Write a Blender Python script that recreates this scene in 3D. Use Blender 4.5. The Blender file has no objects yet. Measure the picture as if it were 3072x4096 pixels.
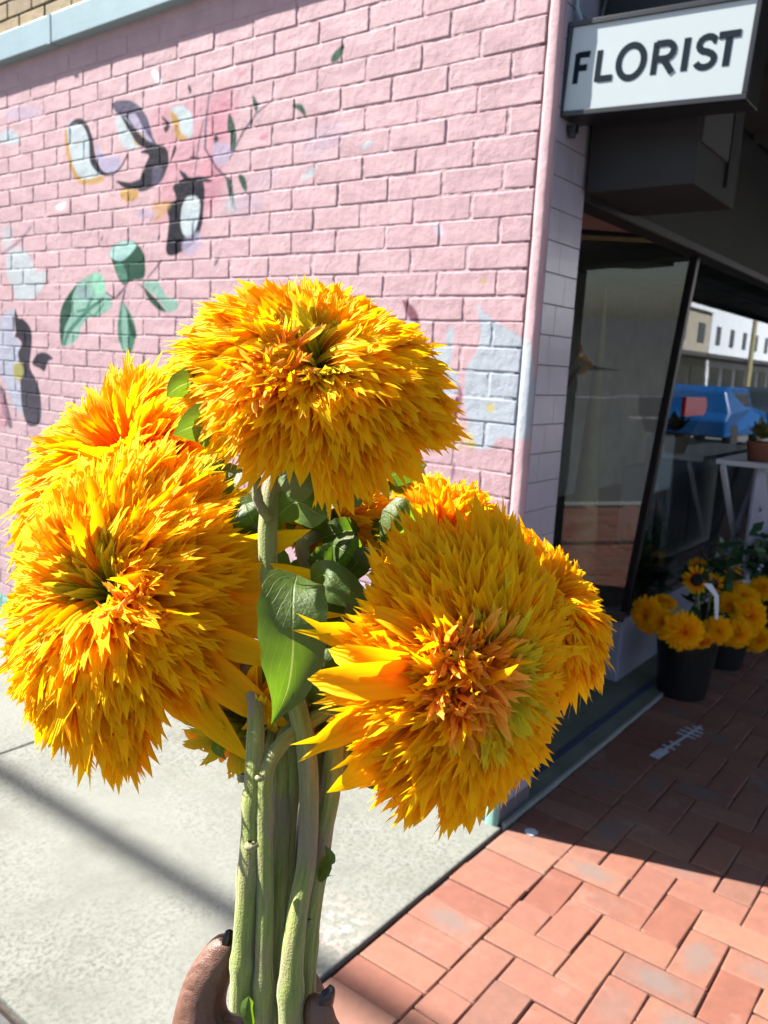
import bpy, math, random
import numpy as np
from mathutils import Vector, Matrix
PI = math.pi
random.seed(7); rng = np.random.default_rng(7)
S = bpy.context.scene; C = S.collection

# ---------------------------------------------------------------- camera, sky, sun, exposure
F = 3264.0; CX, CY = 1536.0, 2048.0; H = 1.65
_v1 = np.array([-2800 - CX, 1230 - CY, F]); _v2 = np.array([4080 - CX, 1590 - CY, F])
AY = _v1 / np.linalg.norm(_v1); AX = _v2 - AY * (_v2 @ AY); AX /= np.linalg.norm(AX)
AZ = np.cross(AX, AY)
RW = np.array([AX, AY, AZ])                 # world = RW @ (right, down, forward)
CAM = np.array([0, 0, H])
def PD(px, py, d):                          # point at a depth along the view axis
    return CAM + RW @ np.array([(px - CX) / F * d, (py - CY) / F * d, d])
def PP(px, py, ax, val):                    # point on an axis plane
    v = RW @ np.array([px - CX, py - CY, F]); return CAM + v * ((val - CAM[ax]) / v[ax])
def PV(r, d, f):                            # direction given as right, down, forward
    v = RW @ np.array([r, d, f], float); return v / np.linalg.norm(v)

cam = bpy.data.cameras.new('camera'); camo = bpy.data.objects.new('camera', cam); C.objects.link(camo)
R3 = Matrix([[RW[i][0], -RW[i][1], -RW[i][2]] for i in range(3)]).to_4x4()
camo.matrix_world = Matrix.Translation(Vector(CAM)) @ R3
cam.sensor_fit = 'VERTICAL'; cam.sensor_height = 6.9; cam.lens = F / 4096 * 6.9
cam.clip_start = 0.02; cam.clip_end = 800
cam.dof.use_dof = True; cam.dof.focus_distance = 0.47; cam.dof.aperture_fstop = 3.4
S.camera = camo

EL = math.radians(45); AZ_S = math.atan2(-.334, .942)
SUN = Vector((math.sin(AZ_S) * math.cos(EL), math.cos(AZ_S) * math.cos(EL), math.sin(EL)))
W = bpy.data.worlds.new('World'); S.world = W; W.use_nodes = True
nt = W.node_tree; bg = nt.nodes['Background']
sky = nt.nodes.new('ShaderNodeTexSky'); sky.sky_type = 'NISHITA'; sky.sun_disc = False
sky.sun_elevation = EL; sky.sun_rotation = AZ_S
nt.links.new(sky.outputs[0], bg.inputs[0]); bg.inputs[1].default_value = 0.05
sl = bpy.data.lights.new('sun', 'SUN'); sl.energy = 5.0; sl.angle = math.radians(.53); sl.color = (1, .96, .9)
so = bpy.data.objects.new('sun', sl); C.objects.link(so); so.location = (0, 0, 20)
so.rotation_euler = SUN.to_track_quat('Z', 'Y').to_euler()
S.view_settings.view_transform = 'Standard'; S.view_settings.look = 'None'
S.view_settings.exposure = 2.15; S.view_settings.gamma = 1
S.view_settings.use_curve_mapping = False
S.render.engine = 'CYCLES'
S.cycles.max_bounces = 10; S.cycles.transparent_max_bounces = 16; S.cycles.transmission_bounces = 8
S.cycles.diffuse_bounces = 8

# ---------------------------------------------------------------- materials
def newmat(name):
    m = bpy.data.materials.new(name); m.use_nodes = True
    return m, m.node_tree, m.node_tree.nodes['Principled BSDF']
def N(nt, kind, **kw):
    n = nt.nodes.new(kind)
    for k, v in kw.items(): setattr(n, k, v)
    return n
def ramp(nt, stops, fac):
    r = N(nt, 'ShaderNodeValToRGB'); e = r.color_ramp.elements
    while len(e) < len(stops): e.new(.5)
    for i, (p, c) in enumerate(stops): e[i].position = p; e[i].color = (*c[:3], 1)
    nt.links.new(fac, r.inputs[0]); return r.outputs[0]
def mixc(nt, a, b, fac, mode='MIX'):
    m = N(nt, 'ShaderNodeMix', data_type='RGBA', blend_type=mode)
    for s, v in ((m.inputs[6], a), (m.inputs[7], b), (m.inputs[0], fac)):
        if hasattr(v, 'is_output'): nt.links.new(v, s)
        else: s.default_value = (*v, 1) if isinstance(v, tuple) else v
    return m.outputs[2]
def noise(nt, scale, detail=4, rough=.6, src='pos', dist=0):
    n = N(nt, 'ShaderNodeTexNoise'); n.inputs['Scale'].default_value = scale
    n.inputs['Detail'].default_value = detail; n.inputs['Roughness'].default_value = rough
    n.inputs['Distortion'].default_value = dist
    if src == 'pos':
        g = N(nt, 'ShaderNodeNewGeometry'); nt.links.new(g.outputs['Position'], n.inputs['Vector'])
    else:
        g = N(nt, 'ShaderNodeTexCoord'); nt.links.new(g.outputs['Object'], n.inputs['Vector'])
    return n.outputs[0]
def bump(nt, p, h, dist, strength=1.0, prev=None):
    b = N(nt, 'ShaderNodeBump'); b.inputs['Distance'].default_value = dist; b.inputs['Strength'].default_value = strength
    nt.links.new(h, b.inputs['Height'])
    if prev is not None: nt.links.new(prev, b.inputs['Normal'])
    nt.links.new(b.outputs[0], p.inputs['Normal']); return b.outputs[0]
def simple(name, col, rough=.6, var=.15, scale=8, bd=0.0, bs=60, metal=0, spec=.5, orand=0.0):
    m, nt, p = newmat(name)
    n = noise(nt, scale)
    col = tuple(c * .66 for c in col); a = tuple(c * (1 - var) for c in col); b = tuple(min(1, c * (1 + var)) for c in col)
    c = ramp(nt, [(.3, a), (.7, b)], n)
    if orand:
        oi = N(nt, 'ShaderNodeObjectInfo')
        c = mixc(nt, c, ramp(nt, [(0, (1 - orand,) * 3), (1, (1, 1, 1))], oi.outputs['Random']), 1.0, 'MULTIPLY')
    nt.links.new(c, p.inputs['Base Color']); p.inputs['Roughness'].default_value = rough
    p.inputs['Metallic'].default_value = metal; p.inputs['Specular IOR Level'].default_value = spec
    if bd: bump(nt, p, noise(nt, bs, 5), bd)
    return m

# mural: painted into a picture in memory, laid on the wall plane
MY0, MY1, MZ0, MZ1, MR = 1.0, 5.2, 0.0, 3.3, 400
mw, mh = int((MY1 - MY0) * MR), int((MZ1 - MZ0) * MR)
img = np.zeros((mh, mw, 3)); img[:] = (.60, .405, .425)
yy, xx = np.mgrid[0:mh, 0:mw]; WYg = MY0 + xx / MR; WZg = MZ0 + yy / MR
def wallpt(p): q = PP(p[0], p[1], 0, 2.47); return ((q[1] - MY0) * MR, (q[2] - MZ0) * MR)
def blur(a, k):
    for ax in (0, 1):
        pad = [(0, 0)] * a.ndim; pad[ax] = (k, k)
        b = np.cumsum(np.pad(a, [(k + 1, k) if i == ax else (0, 0) for i in range(a.ndim)], mode='edge'), axis=ax)
        n = a.shape[ax]; sl1 = [slice(None)] * a.ndim; sl0 = [slice(None)] * a.ndim
        sl1[ax] = slice(2 * k + 1, 2 * k + 1 + n); sl0[ax] = slice(0, n); a = (b[tuple(sl1)] - b[tuple(sl0)]) / (2 * k + 1)
    return a
def smooth(pts, n=6):
    P = np.array(pts, float); out = []
    for i in range(len(P)):
        p0, p1, p2, p3 = P[i - 1], P[i], P[(i + 1) % len(P)], P[(i + 2) % len(P)]
        for t in np.linspace(0, 1, n, endpoint=False):
            out.append(.5 * ((2 * p1) + (p2 - p0) * t + (2 * p0 - 5 * p1 + 4 * p2 - p3) * t * t + (3 * p1 - p0 - 3 * p2 + p3) * t ** 3))
    return np.array(out)
def paint(pts, col, soft=2, a=1.0, sm=True, src=True):
    soft = max(1, int(soft * .6))
    if src: pts = [wallpt(p) for p in pts]
    P = smooth(pts) if sm else np.array(pts)
    x0, y0 = np.floor(P.min(0)).astype(int) - 4 * soft - 3; x1, y1 = np.ceil(P.max(0)).astype(int) + 4 * soft + 3
    x0 = max(x0, 0); y0 = max(y0, 0); x1 = min(x1, mw); y1 = min(y1, mh)
    if x1 <= x0 or y1 <= y0: return
    X = xx[y0:y1, x0:x1] + .5; Y = yy[y0:y1, x0:x1] + .5; ins = np.zeros(X.shape, bool)
    for i in range(len(P)):
        (ax, ay), (bx, by) = P[i - 1], P[i]
        if ay == by: continue
        ins ^= ((ay > Y) != (by > Y)) & (X < (bx - ax) * (Y - ay) / (by - ay) + ax)
    m = blur(blur(ins.astype(float), soft), soft)[..., None] * a
    img[y0:y1, x0:x1] = img[y0:y1, x0:x1] * (1 - m) + np.array(col) * m
def stroke(pts, w, col, soft=1, a=1.0):
    P = [np.array(p, float) for p in pts]; L, Rr = [], []
    for i, p in enumerate(P):
        d = P[min(i + 1, len(P) - 1)] - P[max(i - 1, 0)]; d /= np.linalg.norm(d); n = np.array([-d[1], d[0]])
        ww = w * (.4 + .6 * math.sin(PI * (i + .5) / len(P)))
        L.append(p + n * ww / 2); Rr.append(p - n * ww / 2)
    paint(L + Rr[::-1], col, soft, a, sm=False)
PALE = (.48, .55, .57); DARK = (.014, .012, .022); VIO = (.085, .075, .125); LAV = (.42, .37, .50); OCH = (.50, .30, .10)
DG = (.022, .075, .048); MG = (.07, .20, .14); MINT = (.25, .43, .35); ROSE = (.52, .20, .26); PINK2 = (.54, .25, .30)
Z1 = lambda x, y: (x / 1.08, y / 1.08)            # picture enlarged 1.08 times
def z(k, x0, y0, L): return [(x0 + x / k, y0 + y / k) for x, y in L]
# rosy blush behind the vine
paint(z(1.659, 0, 0, [(1000, 740), (1200, 690), (1420, 640), (1560, 720), (1540, 900), (1500, 1100), (1480, 1327), (1300, 1400), (1000, 1500), (1060, 1200), (1040, 1000)]), PINK2, 16, .6)
paint([(900, 330), (960, 400), (900, 560), (860, 800), (760, 1000), (700, 1000), (700, 840), (820, 640), (840, 420)], ROSE, 12, .4)
# big petals
q = lambda L: z(1.659, 0, 0, L)
paint(q([(430, 880), (470, 860), (500, 1000), (540, 1130), (700, 1180), (600, 1225), (510, 1200), (450, 1060)]), OCH, 4)
paint(q([(450, 830), (520, 800), (590, 900), (610, 1040), (670, 1150), (560, 1190), (500, 1130), (460, 980)]), PALE, 3)
paint(q([(450, 840), (500, 790), (560, 800), (610, 900), (640, 1060), (700, 1140), (790, 1110), (850, 1010), (830, 1070), (770, 1150), (680, 1165), (600, 1080), (590, 940), (560, 850), (510, 820)]), DARK, 2)
paint(q([(640, 960), (700, 1040), (790, 1040), (790, 1110), (730, 1150), (670, 1120), (640, 1040)]), LAV, 3)
paint(q([(740, 690), (840, 665), (920, 700), (980, 790), (1010, 900), (1040, 975), (960, 950), (880, 870), (800, 780)]), VIO, 3)
paint(q([(850, 770), (900, 760), (950, 850), (1020, 960), (960, 930), (890, 840)]), LAV, 3)
paint(q([(770, 780), (830, 780), (900, 880), (950, 950), (870, 990), (810, 960), (780, 870)]), PALE, 3)
paint(q([(880, 870), (950, 900), (960, 950), (900, 960)]), OCH, 4)
paint(q([(800, 760), (860, 820), (960, 920), (1060, 970), (1000, 990), (920, 960), (850, 860)]), DARK, 2)
paint(q([(930, 1010), (1000, 975), (1090, 970), (1120, 1060), (1095, 1150), (1060, 1210), (1000, 1250), (920, 1270), (930, 1180), (960, 1100), (985, 1030)]), DARK, 3)
paint(q([(1020, 1110), (1080, 1120), (1060, 1200), (1010, 1230)]), VIO, 4)
paint(q([(770, 1200), (860, 1210), (940, 1190), (930, 1250), (850, 1260)]), DARK, 2)
paint(q([(800, 1260), (900, 1260), (920, 1300), (860, 1340), (810, 1320)]), OCH, 3)
paint(q([(1130, 740), (1200, 700), (1270, 760), (1280, 880), (1240, 920), (1160, 880)]), PALE, 3)
paint(q([(1130, 740), (1180, 780), (1200, 880), (1250, 910), (1180, 930), (1150, 850)]), OCH, 3)
for L in ([(1070, 770), (1110, 800), (1125, 840), (1100, 880), (1085, 850), (1100, 820)], [(1250, 560), (1270, 590), (1265, 625), (1252, 600)],
          [(1160, 960), (1170, 990), (1140, 1060), (1125, 1090), (1145, 1000)], [(1250, 1050), (1290, 1035), (1330, 1060), (1290, 1055)],
          [(1190, 1130), (1230, 1150), (1260, 1180), (1330, 1170), (1410, 1200), (1350, 1210), (1270, 1200), (1220, 1190)]):
    paint(q(L), DARK, 1)
paint(q([(1520, 750), (1555, 820), (1570, 920), (1555, 1000), (1530, 1000), (1530, 900), (1510, 850)]), DG, 1)
paint(q([(1420, 900), (1450, 910), (1440, 960), (1425, 980)]), DARK, 1)
paint(q([(1420, 950), (1520, 960), (1530, 1040), (1480, 1100), (1420, 1060)]), LAV, 4, .8)
paint(q([(1195, 1200), (1260, 1180), (1340, 1200), (1350, 1290), (1300, 1340), (1200, 1330), (1180, 1260)]), DARK, 3)
paint(q([(1500, 1180), (1530, 1200), (1545, 1300), (1570, 1400), (1540, 1370), (1515, 1280)]), DG, 1)
paint(q([(1580, 1160), (1620, 1170), (1640, 1240), (1630, 1275), (1600, 1230)]), DG, 1)
paint(q([(1480, 1400), (1550, 1280), (1570, 1400), (1500, 1400)]), PALE, 6, .6)
# dark hanging bud with pale heart
w_ = lambda L: z(1.08, 0, 0, L)
paint(w_([(750, 800), (830, 770), (880, 800), (880, 900), (870, 980), (840, 1050), (780, 1090), (740, 1105), (718, 1080), (730, 960), (720, 890), (760, 860)]), DARK, 3)
paint(w_([(800, 860), (850, 850), (865, 900), (840, 1000), (800, 1020), (780, 960)]), PALE, 3)
paint(w_([(790, 1040), (870, 1000), (860, 1080), (800, 1105)]), LAV, 4, .7)
paint(w_([(660, 880), (740, 870), (700, 940), (660, 950)]), OCH, 5, .7)
paint(w_([(585, 920), (640, 900), (680, 930), (620, 950)]), LAV, 5, .6)
paint(w_([(1430, 270), (1440, 230), (1485, 190), (1478, 230), (1460, 262)]), DG, 1)
paint(w_([(1262, 455), (1300, 450), (1320, 480), (1318, 505), (1295, 480)]), DG, 1)
paint(w_([(1090, 410), (1115, 450), (1110, 485), (1095, 460)]), DG, 1)
stroke(w_([(905, 400), (890, 520), (885, 640), (930, 720), (1000, 790), (1010, 880)]), 9, VIO)
stroke(w_([(1180, 430), (1110, 490), (1050, 570), (990, 690)]), 8, VIO)
stroke(w_([(880, 520), (860, 600), (840, 760)]), 6, VIO)
paint(w_([(1300, 780), (1330, 730), (1365, 725), (1345, 765)]), PALE, 3, .8); paint(w_([(1555, 645), (1580, 610), (1612, 605), (1590, 640)]), PALE, 3, .8)
for L in ([(1310, 640), (1340, 560), (1450, 530), (1500, 600), (1340, 690)], [(1000, 900), (1060, 830), (1150, 850), (1100, 920), (1010, 930)], [(1070, 780), (1180, 730), (1200, 780), (1100, 800)]):
    paint(w_(L), LAV, 14, .35)
for p in ((1045, 320), (1140, 590), (960, 450)): paint(w_([(p[0] - 22, p[1] + 8), (p[0], p[1] - 12), (p[0] + 22, p[1] - 8), (p[0], p[1] + 14)]), ROSE, 4, .7)
paint(w_([(655, 310), (672, 300), (700, 345), (690, 362), (665, 340)]), (.75, .72, .76), 2)
for p, s in (((440, 1030), 12), ((685, 1025), 14), ((935, 1130), 20)): paint(w_([(p[0] - s * .5, p[1] + s), (p[0] - s * .2, p[1] - s * .4), (p[0] + s * .5, p[1] - s), (p[0] + s * .3, p[1] + s * .3)]), VIO, 2, .8)
# pale petals far left
paint(w_([(0, 580), (50, 560), (85, 600), (60, 625), (0, 610)]), PALE, 5); paint(w_([(20, 480), (120, 460), (190, 480), (110, 515), (30, 510)]), LAV, 8, .6)
paint(w_([(240, 895), (270, 870), (290, 880), (265, 912)]), (.7, .66, .75), 3)
u = lambda L: z(2.074, 0, 900, L)
paint(u([(20, 20), (100, 20), (100, 160), (30, 190)]), PALE, 8, .6)
paint(u([(60, 230), (170, 190), (240, 250), (300, 380), (380, 390), (370, 480), (290, 600), (140, 620), (110, 520), (60, 420)]), PALE, 5, .9)
stroke(u([(0, 250), (120, 170), (200, 90), (260, 10)]), 14, VIO, 2, .5)
# green leaves
paint(u([(910, 230), (960, 160), (1060, 130), (1130, 150), (1190, 240), (1205, 340), (1190, 440), (1090, 460), (1030, 500), (980, 440), (940, 330)]), DG, 2)
paint(u([(905, 240), (960, 160), (1060, 130), (1130, 160), (1090, 230), (1020, 290), (950, 290)]), (.36, .58, .52), 3)
paint(u([(950, 330), (1010, 320), (1060, 440), (1030, 480), (980, 430)]), MG, 3)
paint(u([(700, 440), (780, 400), (850, 430), (870, 540), (920, 610), (920, 680), (840, 745), (740, 770), (680, 840), (640, 950), (560, 1000), (515, 1005), (495, 900), (500, 730), (540, 620), (620, 510)]), MINT, 2)
paint(u([(640, 490), (600, 600), (590, 740), (540, 850), (515, 1000), (495, 900), (500, 730), (540, 620)]), DG, 3)
paint(u([(640, 520), (720, 530), (750, 600), (680, 620)]), (.26, .36, .38), 5); paint(u([(780, 400), (850, 430), (870, 540), (810, 590), (770, 500)]), (.28, .58, .42), 5)
stroke(u([(860, 610), (760, 680), (660, 780), (560, 900), (530, 1000)]), 18, MG, 2); stroke(u([(760, 600), (720, 700), (640, 720)]), 14, MG, 2); stroke(u([(860, 650), (780, 760), (690, 700)]), 12, MG, 2, .8)
paint(u([(1130, 480), (1200, 520), (1270, 590), (1350, 680), (1380, 720), (1320, 705), (1240, 630), (1190, 530)]), DG, 2)
paint(u([(1180, 480), (1300, 465), (1340, 520), (1390, 600), (1460, 620), (1475, 690), (1400, 725), (1350, 670), (1290, 590), (1210, 520)]), MINT, 2)
paint(u([(1010, 640), (1060, 700), (1110, 800), (1128, 900), (1110, 1000), (1075, 1075), (1030, 1050), (985, 950), (975, 830), (990, 720)]), MG, 2)
paint(u([(1010, 640), (1050, 740), (1060, 900), (1070, 1070), (1030, 1040), (1010, 900)]), MINT, 3, .8)
paint(u([(1060, 740), (1128, 890), (1125, 940), (1080, 900)]), DG, 3)
stroke(u([(1050, 500), (990, 570), (950, 610), (880, 560)]), 9, VIO, 1); stroke(u([(1040, 530), (1020, 600), (1010, 650)]), 8, VIO, 1); stroke(u([(1220, 440), (1290, 360), (1340, 290)]), 8, VIO, 1, .8)
# dark iris, far left
paint(u([(20, 760), (80, 700), (130, 720), (120, 900), (170, 1000), (150, 1200), (180, 1400), (190, 1560), (110, 1500), (40, 1300), (0, 1200), (0, 800)]), (.42, .44, .52), 4)
paint(u([(125, 690), (150, 770), (190, 780), (250, 850), (265, 950), (250, 1100), (250, 1190), (300, 1290), (340, 1450), (330, 1640), (230, 1659), (180, 1500), (170, 1330), (160, 1150), (150, 1060), (180, 980), (130, 930), (100, 970), (130, 900), (120, 780)]), DARK, 3)
paint(u([(265, 1150), (310, 1070), (380, 1060), (440, 1110), (400, 1130), (370, 1210), (330, 1190)]), DARK, 3)
paint(u([(110, 1170), (180, 1150), (190, 1250), (130, 1290)]), (.36, .34, .08), 5)
paint(u([(0, 1330), (40, 1400), (100, 1659), (60, 1659), (0, 1450)]), DARK, 4, .8); paint(u([(0, 1400), (30, 1450), (60, 1659), (0, 1659)]), ROSE, 6, .6)
# grey blue region by the corner
r4 = lambda L: z(2.011, 1700, 1100, L)
paint(r4([(420, 230), (480, 300), (590, 390), (700, 450), (790, 520), (860, 590), (860, 1250), (740, 1320), (600, 1310), (510, 1400), (380, 1390), (330, 1250), (350, 1180), (310, 1000), (330, 760), (400, 650), (440, 520), (440, 380)]), (.46, .51, .56), 3)
paint(r4([(205, 400), (235, 470), (225, 560), (210, 760), (250, 780), (250, 950), (60, 940), (20, 760), (30, 600), (160, 570), (170, 470)]), (.46, .51, .56), 3)
paint(r4([(265, 870), (300, 970), (280, 1080), (240, 1180), (220, 1150), (235, 1030), (265, 970)]), (.30, .13, .18), 1)
paint(r4([(225, 1500), (245, 1560), (225, 1640), (205, 1640)]), (.30, .16, .22), 2)
for (a, b, s) in ((525, 1070, 30), (340, 1320, 40), (380, 1370, 25), (470, 50, 18)): paint(r4([(a - s, b - s), (a + s, b - s * 1.1), (a + s * .9, b + s), (a - s * .6, b + s)]), (.62, .50, .12), 4, .75)
paint(r4([(170, 1250), (330, 1210), (330, 1400), (200, 1390)]), (.66, .46, .34), 8, .6)
paint(z(1.08, 1536, 0, [(80, 1295), (125, 1325), (150, 1370), (155, 1430), (140, 1400), (100, 1360)]), (.24, .10, .12), 1)
paint(z(1.08, 1536, 0, [(210, 975), (240, 965), (265, 1010), (240, 1025)]), (.6, .55, .64), 4, .7)
# lilac fade towards the foot of the wall, mint band at the bottom
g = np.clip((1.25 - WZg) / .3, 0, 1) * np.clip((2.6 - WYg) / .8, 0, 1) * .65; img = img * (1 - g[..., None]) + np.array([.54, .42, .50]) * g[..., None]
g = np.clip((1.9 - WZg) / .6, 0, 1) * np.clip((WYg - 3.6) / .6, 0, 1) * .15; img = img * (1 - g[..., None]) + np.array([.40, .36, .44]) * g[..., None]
g = np.clip((.13 - WZg) / .01, 0, 1); img = img * (1 - g[..., None]) + np.array([.30, .55, .47]) * g[..., None]
nz = np.kron(rng.normal(0, 1, (mh // 40 + 1, mw // 40 + 1)), np.ones((40, 40)))[:mh, :mw]
img *= (1 + .02 * blur(nz, 20))[..., None]
img *= .71
im = bpy.data.images.new('mural_paint', mw, mh, float_buffer=True); im.colorspace_settings.name = 'Non-Color'
im.pixels.foreach_set(np.dstack([img, np.ones((mh, mw))]).astype(np.float32).ravel()); im.update(); im.pack()

def mural_mat(name, mul=1.0):
    m, nt, p = newmat(name)
    g = N(nt, 'ShaderNodeNewGeometry'); s = N(nt, 'ShaderNodeSeparateXYZ'); nt.links.new(g.outputs['Position'], s.inputs[0])
    def lin(o, a, b):
        k = N(nt, 'ShaderNodeMapRange'); k.inputs[1].default_value = a; k.inputs[2].default_value = b; k.clamp = True; nt.links.new(o, k.inputs[0]); return k.outputs[0]
    cb = N(nt, 'ShaderNodeCombineXYZ'); nt.links.new(lin(s.outputs[1], MY0, MY1), cb.inputs[0]); nt.links.new(lin(s.outputs[2], MZ0, MZ1), cb.inputs[1])
    t = N(nt, 'ShaderNodeTexImage', image=im, extension='EXTEND'); nt.links.new(cb.outputs[0], t.inputs[0])
    oi = N(nt, 'ShaderNodeObjectInfo')
    c = mixc(nt, t.outputs[0], ramp(nt, [(0, (.92, .92, .93)), (1, (1.0, 1.0, 1.0))], oi.outputs['Random']), 1.0, 'MULTIPLY')
    c = mixc(nt, c, ramp(nt, [(.35, (.90, .88, .89)), (.6, (1, 1, 1))], noise(nt, 9, 6)), 1.0, 'MULTIPLY')
    chips = ramp(nt, [(.70, (0, 0, 0)), (.73, (1, 1, 1))], noise(nt, 34, 3, .5))
    c = mixc(nt, c, (.24, .16, .16), mixc(nt, (0, 0, 0), (.55, .55, .55), chips))
    if mul != 1: c = mixc(nt, c, (mul, mul, mul), 1.0, 'MULTIPLY')
    nt.links.new(c, p.inputs['Base Color']); p.inputs['Roughness'].default_value = .6; p.inputs['Specular IOR Level'].default_value = .06
    b1 = bump(nt, p, noise(nt, 28, 4), .0030, 1)
    b2 = bump(nt, p, noise(nt, 150, 5, .7), .0013, 1, b1)
    v = N(nt, 'ShaderNodeTexVoronoi'); v.inputs['Scale'].default_value = 45; g2 = N(nt, 'ShaderNodeNewGeometry'); nt.links.new(g2.outputs['Position'], v.inputs['Vector'])
    bump(nt, p, ramp(nt, [(0, (1, 1, 1)), (.12, (0, 0, 0))], v.outputs['Distance']), .002, 1, b2)
    return m
M = {}
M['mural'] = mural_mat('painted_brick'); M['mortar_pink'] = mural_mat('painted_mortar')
M['yellow_brick'] = simple('cream_brick', (.34, .235, .10), .85, .25, 14, .004, 120, orand=.3)
M['yellow_mortar'] = simple('dark_mortar', (.09, .075, .05), .95, .3, 30, .004, 150)
M['flashing'] = simple('pale_blue_metal', (.31, .43, .46), .35, .08, 4, .001, 40)
M['tile'] = simple('lilac_tile', (.48, .46, .56), .22, .06, 10, .0006, 25, orand=.1)
M['grout'] = simple('tile_grout', (.16, .14, .17), .9, .2, 40)
M['black'] = simple('black_metal', (.012, .013, .016), .35, .2, 20)
M['darkpaint'] = simple('charcoal_paint', (.016, .016, .017), .7, .25, 5, .001, 40)
M['soffit'] = simple('grey_green_soffit', (.05, .056, .05), .8, .2, 3)
M['greybox'] = simple('grey_board', (.07, .066, .066), .7, .15, 6)
M['pelmet'] = simple('dusty_pink_paint', (.62, .36, .34), .6, .08, 3)
M['lilac'] = simple('lilac_paint', (.42, .42, .56), .55, .08, 5, .001, 30)
M['white'] = simple('white_paint', (.90, .93, 1.0), .45, .06, 5)
M['interior'] = simple('shop_interior', (.46, .42, .40), .8, .3, 2)
M['woodfloor'] = simple('shop_floor', (.10, .055, .035), .5, .3, 9)
M['terracotta'] = simple('terracotta', (.35, .13, .07), .8, .2, 15, .001, 60)
M['bucket'] = simple('black_plastic', (.010, .010, .012), .4, .15, 20, .0008, 20)
M['plant'] = simple('plant_leaf', (.035, .10, .035), .45, .3, 20)
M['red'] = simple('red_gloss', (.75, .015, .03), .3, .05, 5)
M['signface'] = simple('sign_acrylic', (.50, .565, .58), .3, .03, 3)
M['signtext'] = simple('sign_lettering', (.006, .016, .026), .85, .05, 20, spec=.1)
M['chalk'] = simple('white_marking', (.62, .62, .66), .8, .15, 60)
M['bluecar'] = simple('blue_car_paint', (.004, .065, .22), .35, .03, 4, spec=.3)
M['carglass'] = simple('car_glass', (.01, .012, .015), .05, .02, 4, spec=1)
M['tyre'] = simple('tyre_rubber', (.02, .02, .02), .8, .1, 30)
M['cream'] = simple('cream_render', (.42, .38, .30), .8, .08, 2)
M['pinkrender'] = simple('magenta_panel', (.45, .08, .2), .7, .05, 2)
M['dimglass'] = simple('far_window', (.04, .05, .06), .15, .1, 1)
M['tan'] = simple('kraft_cone', (.34, .30, .16), .8, .15, 12)

def concrete():
    m, nt, p = newmat('worn_concrete')
    c = ramp(nt, [(.25, (.10, .10, .083)), (.5, (.145, .149, .127)), (.75, (.17, .175, .154))], noise(nt, 3.2, 8, .65))
    c2 = ramp(nt, [(.38, (.45, .45, .41)), (.54, (1, 1, 1))], noise(nt, 70, 6, .8))
    big = ramp(nt, [(.38, (.2, .2, .2)), (.58, (1, 1, 1))], noise(nt, 1.6, 4))
    c2 = mixc(nt, (1, 1, 1), c2, big)
    c = mixc(nt, c, c2, 1.0, 'MULTIPLY')
    s = N(nt, 'ShaderNodeNewGeometry'); sp = N(nt, 'ShaderNodeVectorMath', operation='DISTANCE'); nt.links.new(s.outputs['Position'], sp.inputs[0]); sp.inputs[1].default_value = (1.66, 1.40, 0)
    k = N(nt, 'ShaderNodeMapRange'); k.inputs[1].default_value = .17; k.inputs[2].default_value = .05; nt.links.new(sp.outputs['Value'], k.inputs[0])
    st = ramp(nt, [(.5, (0, 0, 0)), (.6, (.6, .6, .6))], noise(nt, 40, 3))
    c = mixc(nt, c, (.50, .30, .27), mixc(nt, (0, 0, 0), st, k.outputs[0]))
    nt.links.new(c, p.inputs['Base Color']); p.inputs['Roughness'].default_value = .9
    bump(nt, p, noise(nt, 160, 4, .8), .0022, .8); return m
M['concrete'] = concrete()
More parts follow.
